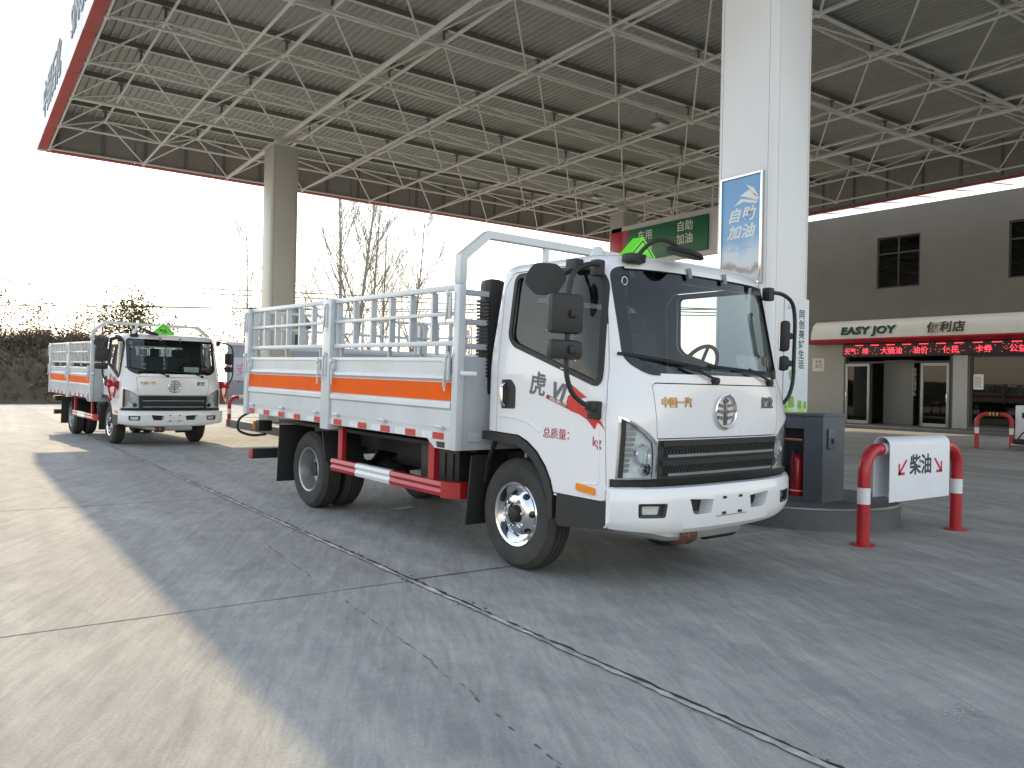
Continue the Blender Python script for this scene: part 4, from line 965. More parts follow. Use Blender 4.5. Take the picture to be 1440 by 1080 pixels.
    for tx, x, sz, mt_ in (("中国一汽", -.475, .066, GOLD), ("解放", .50, .080, GREYD)):
        me = text_mesh(tx, sz, mt=mt_, ext=.003, bold=.002)
        for v in me.vertices: X, Z_ = x + v.co.x, 1.205 + v.co.y; v.co = (X, front_y(X, Z_) - .003 - v.co.z, Z_)
        link("lettering", me, fp)
    # --- bumper
    def by(x): return -1.172 + .16 * (abs(x) / .965) ** 4.5 + .035 * (x / .9) ** 2
    xs_ = [-.948 + 1.924 * k / 56 for k in range(57)]; m = MB(); secs = []
    for x in xs_:
        y = by(x); e = abs(x) / .948; zb = .395 + .055 * e ** 3; zt = .695
        back = y + .03 + .10 * (1 - e ** 6)
        secs.append([(x, y + .045, zt), (x, y + .012, zt - .008), (x, y, zt - .03), (x, y - .004, .60), (x, y + .0, .50), (x, y + .018, zb + .03), (x, y + .05, zb), (x, back, zb + .02), (x, back, zt - .02)])
    n = 9; vs = [p for s_ in secs for p in s_]; fs = []
    for i in range(56):
        for j in range(n): fs.append([i * n + j, i * n + (j + 1) % n, (i + 1) * n + (j + 1) % n, (i + 1) * n + j])
    fs += [list(range(n)), [56 * n + j for j in range(n)][::-1]]; m.add(vs, fs)
    bm_ = MB().add(vs, fs).mesh("front_bumper", WHITE, 40)
    cc = MB()
    for s in (-1, 1):
        cc.prism([(s * .195, .60), (s * .42, .615), (s * .385, .525), (s * .36, .515), (s * .215, .515)], 'y', -1.4, -1.07)
        cc.prism(rpoly([(s * .60, .598), (s * .80, .602), (s * .795, .515), (s * .615, .510)], .012, 3), 'y', -1.4, -1.02)
    bm_ = boolean(bm_, [cc.mesh("c", WHITE)], 'DIFFERENCE'); bp_ = link("front_bumper", bm_, T)
    for s in (-1, 1):
        MB().bb(s * .20, s * .40, -1.075, -1.06, .51, .62).build("bumper_intake", BLACKP, bp_)
        g = MB()
        P = rpoly([(s * .605, .594), (s * .795, .598), (s * .79, .52), (s * .62, .515)], .012, 3); Q = rpoly([(s * .625, .583), (s * .775, .586), (s * .771, .532), (s * .637, .527)], .01, 3); k = len(P); vv = []
        for L_, o_ in ((P, .02), (P, -.004), (Q, .002), (Q, .03)): vv += [(x, by(x) + o_, z) for x, z in L_]
        g.add(vv, [[a * k + i, a * k + (i + 1) % k, ((a + 1) % 4) * k + (i + 1) % k, ((a + 1) % 4) * k + i] for a in range(4) for i in range(k)]); fl = g.build("fog_lamp", BLACKP, bp_)
        g = MB(); g.add([(x, by(x) + .012, z) for x, z in Q], [list(range(k))]); g.build("fog_lens", LGL, fl, fix=False)
        g = MB(); g.add([(x, by(x) + .040, z) for x, z in Q], [list(range(k))]); g.build("fog_reflector", SILV, fl, fix=False)
        for z in (.605, .505): MB().box((s * .085, by(.085) - .004, z), (.035, .012, .016), .003).build("plate_clip", BLACKP, bp_)
    MB().bb(-.16, .16, by(0) - .003, by(0) + .01, .488, .491).build("plate_seam", GREYD, bp_)
    # --- steps, fenders, flaps
    for s in (-1, 1):
        g = MB().prism([(-.505, .60), (-.93, .60), (-.955, .585), (-.955, .45), (-.93, .435), (-.53, .395), (-.50, .42)], 'x', s * .60, s * .935); g.build("side_step", BLACKP, T, sharp=25)
        g = MB(); inner = [(.29, .945), (.2, .945), (-.10, .937), (-.195, .902), (-.292, .843), (-.376, .76), (-.43, .68), (-.468, .58), (-.472, .43)]
        outer = [(p + d_[0], q + d_[1]) for (p, q), d_ in zip(inner, [(.0, -.06), (0, -.06), (.02, -.06), (.045, -.05), (.05, -.04), (.05, -.03), (.055, -.02), (.055, -.01), (.055, 0)])]
        k = len(inner); vv = []
        for L_, x in ((inner, .942), (outer, .942), (outer, .60), (inner, .60)): vv += [(s * x, *p) for p in L_]
        g.add(vv, [[a * k + i, a * k + i + 1, ((a + 1) % 4) * k + i + 1, ((a + 1) % 4) * k + i] for a in range(4) for i in range(k - 1)] + [[0, k, 2 * k, 3 * k], [k - 1, 4 * k - 1, 3 * k - 1, 2 * k - 1]]); g.build("wheel_arch", BLACKP, T)
        g = MB().tube([(s * .80, .30, .90), (s * .80, .40, .70), (s * .80, .42, .55)], .02, 6).box((s * .78, .43, .50), (.34, .012, .52), .003, Matrix.Rotation(.10, 3, 'X')).build("mud_flap", BLACKP, T)
    # --- mirrors
    MIR = mat("mirror_glass", (.5, .52, .54), .05, metal=1)
    for s in (-1, 1):
        g = MB().tube(arc_path([(s * .885, -.80, 2.03), (s * 1.02, -.84, 2.035), (s * 1.17, -.845, 1.98), (s * 1.205, -.845, 1.84), (s * 1.205, -.845, 1.36), (s * 1.15, -.845, 1.24), (s * 1.02, -.85, 1.17), (s * .93, -.84, 1.15)], .09), .015, 10)
        g.box((s * .915, -.79, 2.02), (.07, .07, .10), .015).box((s * .94, -.83, 1.15), (.05, .09, .11), .012).box((s * .98, -.84, 1.175), (.07, .06, .06), .015); arm = g.build("mirror_arm", BLACKP, T)
        for zc_, hh, wd in ((1.715, .235, .225), (1.505, .115, .225)):
            q = Matrix.Translation((-1.225 if s < 0 else 1.135, -.845 if s < 0 else -.80, zc_)) @ Matrix.Rotation(-.22 if s < 0 else .62, 4, 'Z')
            bmm = MB().box((0, 0, 0), (wd if s < 0 else wd * .85, .075, hh), .032).box((-s * .03, -.035, 0), (.05, .05, .05), .015); me = bmm.mesh("mirror", BLACKP); me.transform(q); mo = link("mirror", me, T)
            me = MB().box((0, .0385, 0), ((wd if s < 0 else wd * .85) - .03, .003, hh - .03)).mesh("mirror_face", MIR); me.transform(q); link("mirror_face", me, mo)
    g = MB(); q = Matrix.Translation((-1.19, -.62, 1.94)) @ Matrix.Rotation(D2R(-32), 4, 'Z') @ Matrix.Rotation(D2R(-12), 4, 'Y')
    me = MB().prism(rpoly([(-.135, .02), (-.05, .105), (.09, .075), (.135, -.02), (.055, -.105), (-.075, -.085)], .035), 'y', -.02, .025).mesh("kerb_mirror", BLACKP); me.transform(q); km = link("kerb_mirror", me, T)
    MB().tube(arc_path([(-1.15, -.63, 1.94), (-1.02, -.60, 1.985), (-.93, -.575, 2.02), (-.885, -.57, 2.07)], .03), .013, 8).box((-.905, -.575, 2.055), (.07, .10, .08), .012).build("kerb_mirror_arm", BLACKP, T)
    # look-down mirror over the screen
    g = MB().tube(arc_path([(-.68, -.89, 2.10), (-.63, -.93, 2.18), (-.57, -.98, 2.225), (-.50, -1.03, 2.20), (-.45, -1.06, 2.16)], .05), .013, 8).box((-.69, -.88, 2.095), (.14, .09, .06), .02).build("roof_mirror_arm", BLACKP, T)
    q = Matrix.Translation((-.42, -1.06, 2.145)) @ Matrix.Rotation(D2R(8), 4, 'Y') @ Matrix.Rotation(D2R(12), 4, 'X')
    me = MB().lathe([(.0001, .03), (.06, .028), (.11, .012), (.125, -.008), (.115, -.018), (.0001, -.02)], (0, 0, 0), 'z', 28).mesh("roof_mirror", BLACKP); me.transform(q); link("roof_mirror", me, T)
    for x in (-.25, .12): fstrip(MB(), [(x, 2.075), (x + .01, 2.01)], .035, .004, .012).build("visor_clip", mat("clip_grey", (.22, .22, .23), .5), T)
    # --- roof beacon, hazard sign
    MB().lathe([(.0001, .085), (.03, .075), (.05, .04), (.055, 0), (.055, -.02)], (-.55, -.42, 2.155), 'z', 20).build("roof_beacon", mat("beacon_clear", (.62, .63, .64), .2), T)
    g = MB().prism([(-.255, 2.14), (0, 2.385), (.255, 2.14)], 'y', -.335, -.235, 0); hz_ = g.build("hazard_sign", LIME, T, sharp=20)
    outl = [(-.205, 2.160), (0, 2.357), (.205, 2.160)]
    g = MB()
    for a, b in zip(outl, outl[1:]):
        d_ = Vector((b[0] - a[0], b[1] - a[1])).normalized(); nn = Vector((-d_.y, d_.x)) * .004
        g.prism([(a[0] - nn.x, a[1] - nn.y), (a[0] + nn.x, a[1] + nn.y), (b[0] + nn.x, b[1] + nn.y), (b[0] - nn.x, b[1] - nn.y)], 'y', -.3365, -.3348)
    g.build("sign_outline", BLACKP, hz_)
    put_text("lettering", "气瓶", .085, frame((0, -.3355, 2.215), (1, 0, 0), (0, 0, 1)), BLACKP, hz_, ext=.001, bold=.002)
    # --- wipers
    for x0, x1, z1, xm, zm in ((-.13, -.84, 1.50, -.40, 1.44), (.52, -.20, 1.445, .24, 1.435)):
        P = lambda x, z, o=.022: (x, front_y(x, z) - o, z)
        g = MB().tube([P(x0, 1.352, .015), P(x0 - .04, 1.365, .03), P(xm, zm, .028)], .009, 6).tube([P(x1 + (x0 - x1) * .0, z1, .016)] + [P(x1 + (xm + .22 - x1) * k / 6, z1 + (zm - .02 - z1) * k / 6, .014) for k in range(1, 7)], .010, 6).lathe([(.0001, -.04), (.022, -.035), (.025, .0), (.025, .02)], (x0, front_y(x0, 1.35), 1.35), 'y', 12)
        g.build("wiper", BLACKP, T)
    # --- air intake behind the cab
    g = MB().box((-.80, .40, 1.62), (.16, .15, .86), .05)
    ai = g.build("air_intake", BLACKP, T)
    for k in range(22): MB().bb(-.888, -.873, .33, .475, 1.33 + k * .026, 1.345 + k * .026).build("intake_louvre", BLACKP, ai)
    # --- chassis
    g = MB()
    for s in (-1, 1): g.bb(s * .36, s * .43, -.75, 4.15, .58, .76)
    for y in (.5, 1.4, 2.3, 3.3, 4.1): g.bb(-.36, .36, y - .04, y + .04, .60, .74)
    g.bb(-.80, .80, .55, 4.2, .76, .79).build("chassis_frame", CHASS, T)
    MB().tube([(-.7, 0, .36), (.7, 0, .36)], .045, 10).bb(-.62, .62, -.10, .5, .46, .70, .03).build("front_axle", CHASS, T)
    MB().tube([(-.8, 3.3, .335), (.8, 3.3, .335)], .07, 12).lathe([(.08, -.16), (.17, -.08), (.19, 0), (.17, .08), (.08, .16)], (.05, 3.3, .335), 'x', 20).build("rear_axle", CHASS, T)
    for s in (-1, 1):
        g = MB()
        for k in range(5): g.bb(s * .44, s * .51, 2.75 + k * .06, 3.85 - k * .06, .42 + k * .016, .433 + k * .016)
        g.build("leaf_spring", CHASS, T)
    MB().tube([(.05, .6, .52), (.05, 3.2, .42)], .045, 10).build("drive_shaft", CHASS, T)
    MB().box((-.62, 1.05, .62), (.34, .55, .28), .02).build("battery_box", BLACKP, T)
    for k in range(4): MB().box((-.795, .86 + k * .11, .62), (.012, .035, .20), .004).build("box_rib", BLACKP, T)
    MB().tube([(.62, .75, .58), (.62, 1.75, .58)], .20, 20).build("fuel_tank", STEEL, T)
    MB().tube([(-.30, 1.75, .56), (-.30, 2.35, .56)], .10, 16).build("air_tank", CHASS, T)
    MB().box((.08, -.93, .36), (.62, .10, .12), .03).build("air_cooler", STEEL, T)
    MB().tube([(-.80, -.86, .44), (-.40, -.95, .355), (-.22, -.97, .34), (-.15, -.93, .36)], .04, 10).build("cooler_pipe", STEEL, T)
    for x in (-.26, -.17): MB().lathe([(.045, -.05), (.07, -.035), (.075, 0), (.07, .035), (.045, .05)], (x, -.94, .345), 'x', 18).build("belt_pulley", mat("copper_brown", (.16, .07, .05), .5, metal=.4), T)
    MB().tube([(.12, -.86, .33), (.42, -.86, .33)], .075, 16).build("silencer", CHASS, T)
    MB().box((-.02, -.5, .80), (.9, 1.0, .42), .05).build("engine", CHASS, T)
    # --- side guards
    for s in (-1, 1):
        segs = [((s * 1.0, 2.52), (s * 1.0, 2.05), REDP), ((s * 1.0, 2.05), (s * 1.0, 1.46), WHT), ((s * 1.0, 1.46), (s * 1.0, .70), REDP)]
        def rail(y0, y1, mt_):
            prof = [(.005, .415), (.04, .42), (.05, .45), (.035, .475), (.05, .50), (.04, .53), (.005, .535), (-.02, .53), (-.02, .42)]
            MB().prism([(s * (1.0 + p - .04), q + .0) for p, q in prof], 'y', y0, y1).build("side_guard", mt_, T)
        rail(2.52, 2.05, REDP); rail(2.049, 1.461, WHT); rail(1.46, .70, REDP)
        MB().prism([(s * .96, .70), (s * 1.01, .70), (s * 1.0, .62), (s * .94, .545), (s * .80, .53), (s * .80, .60), (s * .90, .62)], 'z', .415, .535).build("side_guard", REDP, T)
        for y in (2.36, .86): MB().bb(s * .955, s * .995, y - .04, y + .04, .535, .855).build("guard_post", REDP, T)
        MB().box((s * .78, 3.78, .46), (.40, .012, .60), .003, Matrix.Rotation(.06, 3, 'X')).build("mud_flap", BLACKP, T)
        MB().box((s * .78, 2.72, .62), (.40, .012, .30), .003, Matrix.Rotation(-.3, 3, 'X')).build("mud_flap", BLACKP, T)
    MB().bb(-.98, .98, 4.45, 4.55, .335, .445, .004).build("underrun_bar", CHASS, T)
    for s in (-1, 1):
        MB().bb(s * .981, s * .995, 4.448, 4.552, .333, .447, .002).build("bar_end", mat("dull_red_paint", (.30, .03, .025), .5), T)
        MB().bb(s * .45, s * .51, 4.30, 4.45, .40, .80).build("bar_bracket", CHASS, T)
        MB().box((s * .95, 4.25, .72), (.16, .10, .12), .02).build("tail_lamp_box", BLACKP, T)
        for k in range(2): MB().box((s * (.90 + k * .11), 4.31, .72), (.08, .02, .09), .01).build("tail_lamp", [REDT, AMBER][k], T)
    MB().tube(arc_path([(-1.05, 4.30, .88), (-1.20, 4.34, .80), (-1.21, 4.36, .66), (-1.05, 4.34, .60), (-.90, 4.3, .62)], .09), .014, 6).build("cable_loop", BLACKP, T)
    # --- cargo bed
    YF, YR, XB = .408, 4.25, 1.13
    MB().bb(-1.10, 1.10, .46, 4.30, .865, .945).build("bed_floor", ALU2, T)
    for s in (-1, 1):
        X = lambda d: s * (XB + d)
        panel = [(1.463, -.03), (1.463, .008), (1.437, .010), (1.434, .0), (1.345, .0), (1.332, .016), (1.308, .018), (1.292, .002), (1.288, 0), (1.142, 0), (1.130, .012), (1.098, .014), (1.082, 0), (.948, 0), (.948, -.03)]
        for y0, y1 in ((YF + .012, 2.296), (2.474, YR - .012)):
            pn = MB().prism([(X(d), z) for z, d in panel], 'y', y0, y1).build("side_panel", ALU, T, sharp=25)
            MB().bb(X(.0005), X(.003), y0 + .004, y1 - .004, 1.150, 1.282).build("orange_stripe", ORANGE, pn)
            for k in range(3):
                y = y0 + .12 + (y1 - y0 - .24) * k / 2; MB().bb(X(.0), X(.022), y - .045, y + .045, .94, .948, .004).tube([(X(.02), y - .04, .957), (X(.02), y + .04, .957)], .010, 6).build("hinge", ALU, pn)
            for ye_ in (y0 + .05, y1 - .05):
                lt = MB().box((X(.012), ye_, 1.40), (.03, .06, .09), .008).tube([(X(.028), ye_, 1.42), (X(.030), ye_, 1.22)], .009, 6).lathe([(.0001, s * .02), (.02, s * .018), (.024, 0)], (X(.025), ye_, 1.43), 'x', 10).build("latch", ALU, pn)
        sk = MB().bb(X(-.03), X(-.004), YF, YR, .862, .957).build("bed_skirt", ALU, T)
        for k, y in enumerate((4.15, 3.76, 3.38, 3.01, 2.56, 2.165, 1.72, 1.34, .96, .58)):
            MB().bb(X(-.0035), X(-.0005), y - .07, y + .07, .866, .915).build("red_tape", REDT, sk)
            if k: MB().bb(X(-.0035), X(-.0008), y + .075, y + .22, .866, .915).build("white_tape", WHT, sk)
        for y0, y1, zb, zt in ((.335, .405, .80, 1.985), (2.305, 2.465, .815, 1.985), (YR - .004, 4.345, .85, 1.985)):
            p_ = MB().bb(X(-.045 if y0 < 1 else -.085), X(.015 if y0 < 1 else .022), y0, y1, zb, zt, .006).build("bed_post", ALU, T)
            yl = .445 if y0 < 1 else (y0 + y1) / 2
            for z in (1.39, 1.83): MB().box((X(.026), yl, z), (.022, .055, .19), .007).tube([(X(.04), yl, z + .08), (X(.045), yl + .02, z - .14)], .007, 6).lathe([(.0001, s * .022), (.022, s * .018), (.028, 0)], (X(.03), yl, z + .09), 'x', 10).build("post_latch", ALU, p_)
        MB().prism([(.407, .862), (.72, .862), (.62, .80), (.407, .80)], 'x', X(-.03), X(-.001)).build("bed_gusset", ALU, T)
        MB().prism(rpoly([(.49, .808), (.49, .85), (.60, .85), (.585, .808)], .008, 3), 'x', X(-.0005), X(.0015)).build("gusset_slot", BLACKP, T)
        MB().bb(X(-.005), X(.01), .12, .31, 1.335, 1.365, .006).build("tie_hook", ALU, T)
        for y0, y1 in ((.412, 2.30), (2.47, YR - .006)):
            fr_ = MB().bb(X(-.05), X(-.012), y0 + .004, y1 - .004, 1.945, 1.985, .004).build("fence_rail", ALU, T)
            MB().bb(X(-.046), X(-.016), y0 + .004, y1 - .004, 1.765, 1.793, .003).build("fence_rail", ALU, T)
            MB().bb(X(-.05), X(-.012), y0 + .004, y1 - .004, 1.545, 1.583, .004).build("fence_rail", ALU, T)
            for k in range(7):
                y = y0 + .03 + (y1 - y0 - .06) * k / 6; MB().bb(X(-.075), X(-.025), y - .014, y + .014, 1.5835, 1.9445).build("fence_bar", ALU, T)
            for k in range(3): y = y0 + .12 + (y1 - y0 - .24) * k / 2; MB().bb(X(-.045), X(-.02), y - .015, y + .015, 1.4635, 1.5445).build("fence_foot", ALU2, T)
    # headboard and hoop, tailgate
    MB().bb(-1.08, 1.08, .345, .395, .80, 1.47, .004).build("headboard", ALU2, T)
    MB().bb(-1.04, 1.04, -0 + .33, .344, .86, .93, .004).build("headboard_rib", ALU2, T)
    for z in (1.545, 1.72, 1.93): MB().bb(-1.083, 1.083, .348, .392, z - .02, z + .02, .004).build("headboard_rail", ALU2, T)
    for k in range(1, 8): x = -1.04 + 2.08 * k / 8; MB().bb(x - .014, x + .014, .358, .384, 1.4705, 1.9095).build("headboard_bar", ALU2, T)
    up = rpoly([(-1.145, 1.986), (-1.145, 2.19), (-.90, 2.39), (.90, 2.39), (1.145, 2.19), (1.145, 1.986), (1.086, 1.986), (1.086, 2.16), (.88, 2.335), (-.88, 2.335), (-1.086, 2.16), (-1.086, 1.986)], .006, 2)
    MB().prism(up, 'y', .3355, .4045).build("hoop", ALU, T, sharp=20)
    for x in (-.32, .32): MB().bb(x - .02, x + .02, .352, .388, 1.951, 2.334).build("hoop_bar", ALU, T)
    MB().bb(-1.04, 1.04, 4.262, 4.30, .955, 1.46, .004).build("tailgate", ALU, T)
    for z in (1.565, 1.78, 1.965): MB().bb(-1.044, 1.044, 4.268, 4.302, z - .016, z + .016, .003).build("tail_rail", ALU, T)
    for k in range(9): x = -1.0 + 2.0 * k / 8; MB().bb(x - .014, x + .014, 4.272, 4.298, 1.5815, 1.9485).build("tail_bar", ALU, T)
    # --- wheels
    zr = .385 - 3.3 * math.tan(rot[0]) + .002
    for s in (-1, 1):
        build_wheel(T, s * .755, 0, .384, 'front', sd=s)
        build_wheel(T, s * .76, 3.3, zr, 'rear', True, s); build_wheel(T, s * .505, 3.3, zr, 'rear', False, s)
    return T
def rpoly_fit(poly): return [tuple(p) for p in poly]
truck = build_truck("white cab cargo truck nearest the camera with orange striped silver bed", (4.087, 4.61, 0), (D2R(.89), 0, D2R(4.19)))
truck2 = copy_tree(truck)
truck2.location = (3.396, 17.276, 0); truck2.rotation_euler = (D2R(.89), 0, D2R(5.01))
truck2['label'] = "farther white cargo truck with red ribbons on its mirrors, half in sun"
# red ribbons tied to the mirror feet of the second truck
M2 = Matrix.Translation((3.396, 17.276, 0)) @ Matrix.Rotation(D2R(5.01), 4, 'Z') @ Matrix.Rotation(D2R(.89), 4, 'X')
RIB = mat("ribbon_red", (.50, .01, .02), .6, var=.3, vs=30)
for s in (-1, 1):
    t = thing("ribbon", "red ribbon bow on the left side mirror arm of the far truck" if s < 0 else "red ribbon tails on the right side mirror arm of the far truck", "ribbon", M2 @ Vector((s * 1.03, -.87, 1.17)), (0, 0, D2R(5)))
    m = MB().box((0, 0, 0), (.08, .07, .07), .025)
    for a, r_ in ((0.5, .10), (2.4, .11), (-.2, .09), (3.5, .09)):
        c = Vector((math.cos(a), 0, math.sin(a))) * r_; m.tube([(0, 0, 0), c * .6 + Vector((0, -.04, .03)), c + Vector((0, 0, 0)), c * .6 + Vector((0, .03, -.03)), (0, 0, 0)], [.012, .024, .03, .024, .012], 6)
    m.build("bow", RIB, t)
    for k, l in ((-.05, .30), (.04, .25)): MB().box((k, 0, -l / 2), (.035, .006, l), .002, Matrix.Rotation(k * 4, 3, 'Y')).build("ribbon_tail", RIB, t)

# ------------------------------------------------------------------ embankment, wall, trees, wires behind the forecourt
def edge_y(x): return 42.72 + .15 * x
rb = random.Random(11)
def hn(x, y): return .30 * math.sin(x * .9 + 1.3 * math.sin(y * .7)) + .22 * math.sin(x * 2.3 + y * 1.7) + .12 * math.sin(x * 5.1 - y * 3.9)
m = MB(); NXb = 150; rows = [0, .25, .6, 1.1, 1.7, 2.4, 3.1, 3.8, 4.6, 6, 8, 12, 20, 34, 60]
hts = [-.02, .18, .5, .95, 1.4, 1.85, 2.2, 2.4, 2.5, 2.55, 2.55, 2.55, 2.6, 2.7, 2.8]
vs = []
for d, h in zip(rows, hts):
    for k in range(NXb + 1):
        x = -70 + 82.3 * k / NXb; w_ = min(1, h / 1.2)
        vs.append((x, edge_y(x) + d + (.25 * hn(x * .7, d) if d else .12 * hn(x * 2, 3)), h + w_ * .75 * hn(x * .35, d * .5) * (1 if h > .1 else 0) + .35 * w_ * math.sin(x * .23)))
n = NXb + 1
m.add(vs, [[r * n + k, r * n + k + 1, (r + 1) * n + k + 1, (r + 1) * n + k] for r in range(len(rows) - 1) for k in range(NXb)])
o = m.build("embankment", SOIL, None, None, 'structure', fix=False, sharp=80); o['label'] = "steep brown earth bank with dry scrub at the forecourt edge"
def bank_h(x, d):
    for (a, u), (b, v) in zip(zip(rows, hts), list(zip(rows, hts))[1:]):
        if d <= b:
            h = u + (v - u) * (d - a) / (b - a); w_ = min(1, h / 1.2); return h + w_ * .75 * hn(x * .35, d * .5) * (1 if h > .1 else 0) + .35 * w_ * math.sin(x * .23)
    return 3.3
# dry scrub: tufts of thin blades with a few leaves
m = MB()
for k in range(5200):
    x = rb.uniform(-22, 12); d = rb.choice((rb.uniform(.1, 5), rb.uniform(3.4, 10))); z = bank_h(x, d) - .05; y = edge_y(x) + d
    H_ = rb.uniform(.25, .95) * (1.25 if d > 3.5 else .8)
    for q in range(6):
        a = rb.uniform(0, 6.28); l = rb.uniform(.2, .6) * H_; w_ = rb.uniform(.012, .03); ca, sa = math.cos(a), math.sin(a)
        m.add([(x - sa * w_, y + ca * w_, z), (x + sa * w_, y - ca * w_, z), (x + ca * l, y + sa * l, z + H_ * rb.uniform(.6, 1.1))], [[0, 1, 2]])
    if rb.random() < .45:
        for q in range(5):
            p = Vector((x + rb.gauss(0, .3), y + rb.gauss(0, .3), z + rb.uniform(.1, .9) * H_)); s_ = rb.uniform(.04, .11); u = Vector((rb.gauss(0, 1), rb.gauss(0, 1), rb.gauss(0, 1))).normalized(); v = u.orthogonal()
            m.add([p - u * s_, p + v * s_ * .6, p + u * s_, p - v * s_ * .6], [[0, 1, 2, 3]])
o = m.build("dry_scrub", SCRUB, None, None, 'stuff', fix=False); o['label'] = "dry brown scrub and grass covering the earth bank"
def leaves(m, pts, n, spread, s0, s1, rnd_):
    for k in range(n):
        p = Vector(rnd_.choice(pts)) + Vector((rnd_.gauss(0, spread), rnd_.gauss(0, spread), rnd_.gauss(0, spread * .8)))
        u = Vector((rnd_.gauss(0, 1), rnd_.gauss(0, 1), rnd_.gauss(0, .6))).normalized(); v = u.cross(Vector((rnd_.gauss(0, 1), rnd_.gauss(0, 1), rnd_.gauss(0, 1)))).normalized(); s_ = rnd_.uniform(s0, s1)
        m.add([p - u * s_, p + v * s_ * .5, p + u * s_, p - v * s_ * .5], [[0, 1, 2, 3]])
def branchy(base, height, r0, seed, upright=.5, levels=3, nb=14, lean=(0, 0), first=.25, leaf=0, lsize=(.05, .1), lmat=None, name="bare_tree", label="", group=None, spread=.3):
    rnd_ = random.Random(seed); tr = MB(); cr = MB(); tips = []
    def grow(p, d, L, r, lev, mb):
        steps = 6 if lev == 0 else 4 if lev == 1 else 3; pts = [p]; R_ = [r]; q = p.copy(); dd = d.copy()
        for i in range(steps):
            dd = (dd + Vector((rnd_.gauss(0, .018 + .045 * lev), rnd_.gauss(0, .018 + .045 * lev), .06 * lev))).normalized(); q = q + dd * L / steps; pts.append(q.copy()); R_.append(max(.0075, r * (1 - (i + 1) / steps * .8)))
        mb.tube(pts, R_, 6 if lev == 0 else 4 if lev == 1 else 3)
        if lev >= 1: tips.extend([tuple(v) for v in pts[1:]])
        if lev >= levels: return
        cnt = nb if lev == 0 else rnd_.randint(5, 8) if lev == 1 else rnd_.randint(2, 4)
        for k in range(cnt):
            t = rnd_.uniform(first if lev == 0 else .2, .98); i = min(steps - 1, int(t * steps)); f = t * steps - i; b = pts[i].lerp(pts[i + 1], f)
            ax = (pts[i + 1] - pts[i]).normalized(); side = ax.orthogonal(); side.rotate(Matrix.Rotation(rnd_.uniform(0, 6.28), 3, ax)); nd = (ax * upright + side * rnd_.uniform(.35, .7)).normalized()
            grow(b, nd, L * (rnd_.uniform(.24, .46) if lev == 0 else rnd_.uniform(.35, .6)) * (1.15 - t * .6 if lev == 0 else 1), max(.009, R_[i] * rnd_.uniform(.3, .5)), lev + 1, cr)
    t_ = thing(name, label, "tree" if "tree" in name else "shrub", base, (0, 0, 0), group)
    grow(Vector((0, 0, -.2)), Vector((lean[0], lean[1], 1)).normalized(), height, r0, 0, tr)
    tr.build("trunk", BARK, t_, fix=False, sharp=60); c_ = cr.build("crown", TWIG, t_, fix=False, sharp=60)
    if leaf:
        lf = MB(); leaves(lf, tips, leaf, spread, lsize[0], lsize[1], rnd_); lf.build("foliage", lmat, t_, fix=False, kind='stuff')
    return t_
G = "bare winter trees behind the wall"
TR_ = [((22.0, 51.7, 0), 16.2, .17, 21, (-.03, 0), "tall bare tree with a straight thick trunk, leftmost of the clump behind the bed", 0),
       ((23.0, 52.3, 0), 16.5, .18, 22, (.04, 0), "tall bare tree forking high up, second from the left in the clump", 0),
       ((24.6, 53.6, 0), 15.2, .12, 23, (.02, 0), "slim bare tree in the middle of the clump behind the bed", 0),
       ((25.6, 53.0, 0), 13.6, .12, 24, (.0, 0), "bare tree with fine spreading twigs and a few leaves right of the clump middle", 160),
       ((27.0, 50.9, 0), 13.2, .13, 25, (.06, 0), "bare tree with two thin stems and sparse leaves beside the hoop of the bed", 240),
       ((17.1, 56.4, 0), 11.6, .09, 26, (-.05, 0), "thin bare tree just left of the plain beige column", 0),
       ((18.9, 60.1, 0), 11.8, .09, 27, (.08, 0), "thin bare tree half hidden behind the plain beige column", 0),
       ((21.6, 57.7, 0), 9.0, .08, 28, (0, 0), "small pale bare tree right of the plain beige column", 0),
       ((29.0, 55.9, 0), 8.5, .08, 29, (.1, 0), "low bare tree behind the fence of the front bed", 60),
       ((33.5, 53.4, 0), 8.0, .08, 30, (0, 0), "bare sapling near the cab of the front truck", 60)]
for b, h, r, sd, ln, lb, lf in TR_: branchy(b, h, r, sd, 1.2, 3, 31, ln, .15, lf, (.04, .08), LEAFB, "bare_tree", lb, G)
branchy((8.7, 51.5, 2.2), 3.6, .10, 41, .35, 3, 22, (.05, 0), .08, 2600, (.06, .13), LEAFO, "leafy_tree", "round crowned olive tree with thinning leaves above the far truck", None, .55)
for k, (b, h, lf, lb, mt_) in enumerate((((14.2, 47.6, 0), 5.2, 1500, "dense dark shrub against the bed of the front truck at its rear corner", LEAFO),
                              ((3.9, 50.2, 2.9), 2.2, 450, "wispy leafy shrub on the bank, leftmost in the picture", LEAFB),
                              ((5.6, 50.0, 2.9), 1.9, 420, "low wispy shrub on the bank top left of the olive tree", LEAFB),
                              ((7.0, 50.6, 2.9), 2.3, 500, "ragged shrub on the bank just left of the olive tree", LEAFO),
                              ((10.6, 51.0, 2.9), 2.2, 420, "ragged shrub on the bank just right of the olive tree", LEAFB),
                              ((1.6, 50.0, 3.0), 3.1, 700, "taller dark shrub at the left picture edge on the bank", LEAFO),
                              ((12.4, 50.5, 2.2), 2.2, 380, "thin shrub behind the cab roof hoop of the far truck", LEAFB))):
    branchy(b, h, .05, 60 + k, .5, 2, 16, (0, 0), .05, lf, (.05, .11), mt_, "shrub", lb, "shrubs along the bank", .42)
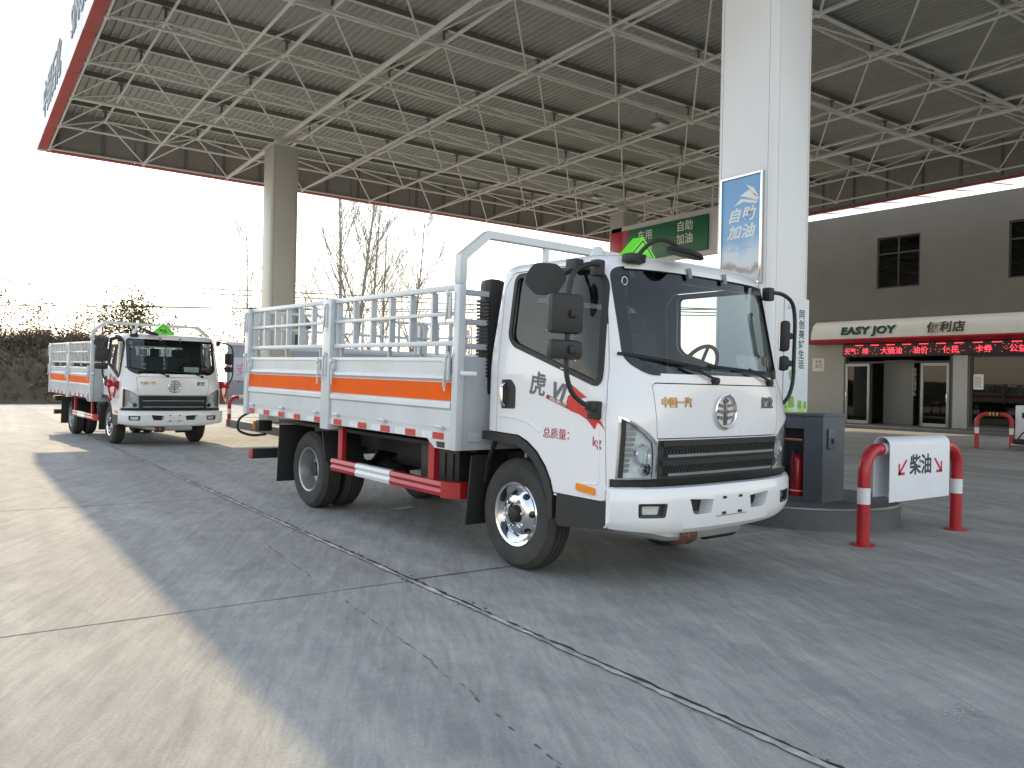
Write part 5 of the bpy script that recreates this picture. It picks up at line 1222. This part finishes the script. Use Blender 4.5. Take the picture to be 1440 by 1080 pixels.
# boundary wall with a banner
wt = thing("boundary_wall", "pale grey boundary wall at the back of the forecourt", "wall", (12.4, edge_y(12.4), 0), (0, 0, math.atan(.15)))
MB().bb(0, 30, 0, .24, 0, 3.2, .01).build("wall_body", mat("wall_grey_paint", (.27, .29, .31), .8, var=.12, vs=.8, bump=.2), wt)
MB().bb(-.05, 30.05, -.06, .30, 3.201, 3.38, .01).build("wall_coping", mat("wall_coping_white", (.55, .56, .58), .7, var=.1), wt)
bt = thing("wall_banner", "pale banner with pink lettering along the boundary wall", "banner", (12.4, edge_y(12.4), 0), (0, 0, math.atan(.15)))
MB().bb(.05, 12, -.03, -.004, 1.28, 2.55, .005).build("banner_sheet", mat("banner_pale", (.50, .51, .56), .6, var=.08), bt)
for k, ch in enumerate("安全生产重在预防"): put_text("lettering", ch, .72, frame((.75 + k * 1.05, -.033, 1.85), (1, 0, 0), (0, 0, 1)), mat("banner_pink", (.62, .20, .33), .6), bt, ext=.002, bold=.006)
gt = thing("gatehouse", "small gatehouse with a green tin roof behind the boundary wall", "building", (17.2, 49.6, 0), (0, 0, -.2))
MB().bb(-1.3, 1.3, -1.2, 1.2, 0, 4.7, .02).build("wall", mat("gatehouse_wall", (.42, .42, .41), .8), gt)
MB().prism([(-1.7, 4.72), (1.7, 4.72), (.5, 5.85), (-.3, 5.9)], 'y', -1.5, 1.5).build("roof", mat("tin_green", (.10, .20, .15), .6, var=.2), gt, sharp=20)
for x in (-.6, .6): MB().bb(x - .35, x + .35, -1.24, -1.203, 3.2, 4.2, .01).build("window", DARKM, gt)
for k, (z0, z1, dx) in enumerate(((9.3, 8.75, 0), (9.85, 9.25, .6), (7.45, 7.62, .2), (7.75, 7.66, .9))):
    p0 = Vector((3.4, 83.1 + dx, z0)); p1 = Vector((20.4, 71.2 + dx, z1)); a = p0 - (p1 - p0) * 3.5; b = p1 + (p1 - p0) * 3.5; pts = []
    for i in range(33):
        t = i / 32; q = a.lerp(b, t); u = (t - .5) * 2; q.z += 1.1 * (u * u) - .0; pts.append(q)
    tag(MB().tube(pts, .045, 5).build("power_cable", BLACKP), ["uppermost but one power cable crossing the pale sky", "topmost thin power cable crossing the pale sky", "lowest power cable crossing behind the bare trees", "power cable just above the lowest one"][k], "cable", "power cables across the sky")
# litter on the concrete
t = tag(MB().add([(0, 0, .004), (.12, -.01, .012), (.21, .02, .006), (.20, .07, .016), (.08, .06, .010), (-.02, .05, .005)], [[0, 1, 5], [1, 4, 5], [1, 2, 3, 4]]).build("paper_scrap", PRINTW, fix=False), "scrap of white paper lying on the concrete beside the front truck", "litter"); t.location = (3.72, 7.28, .0)
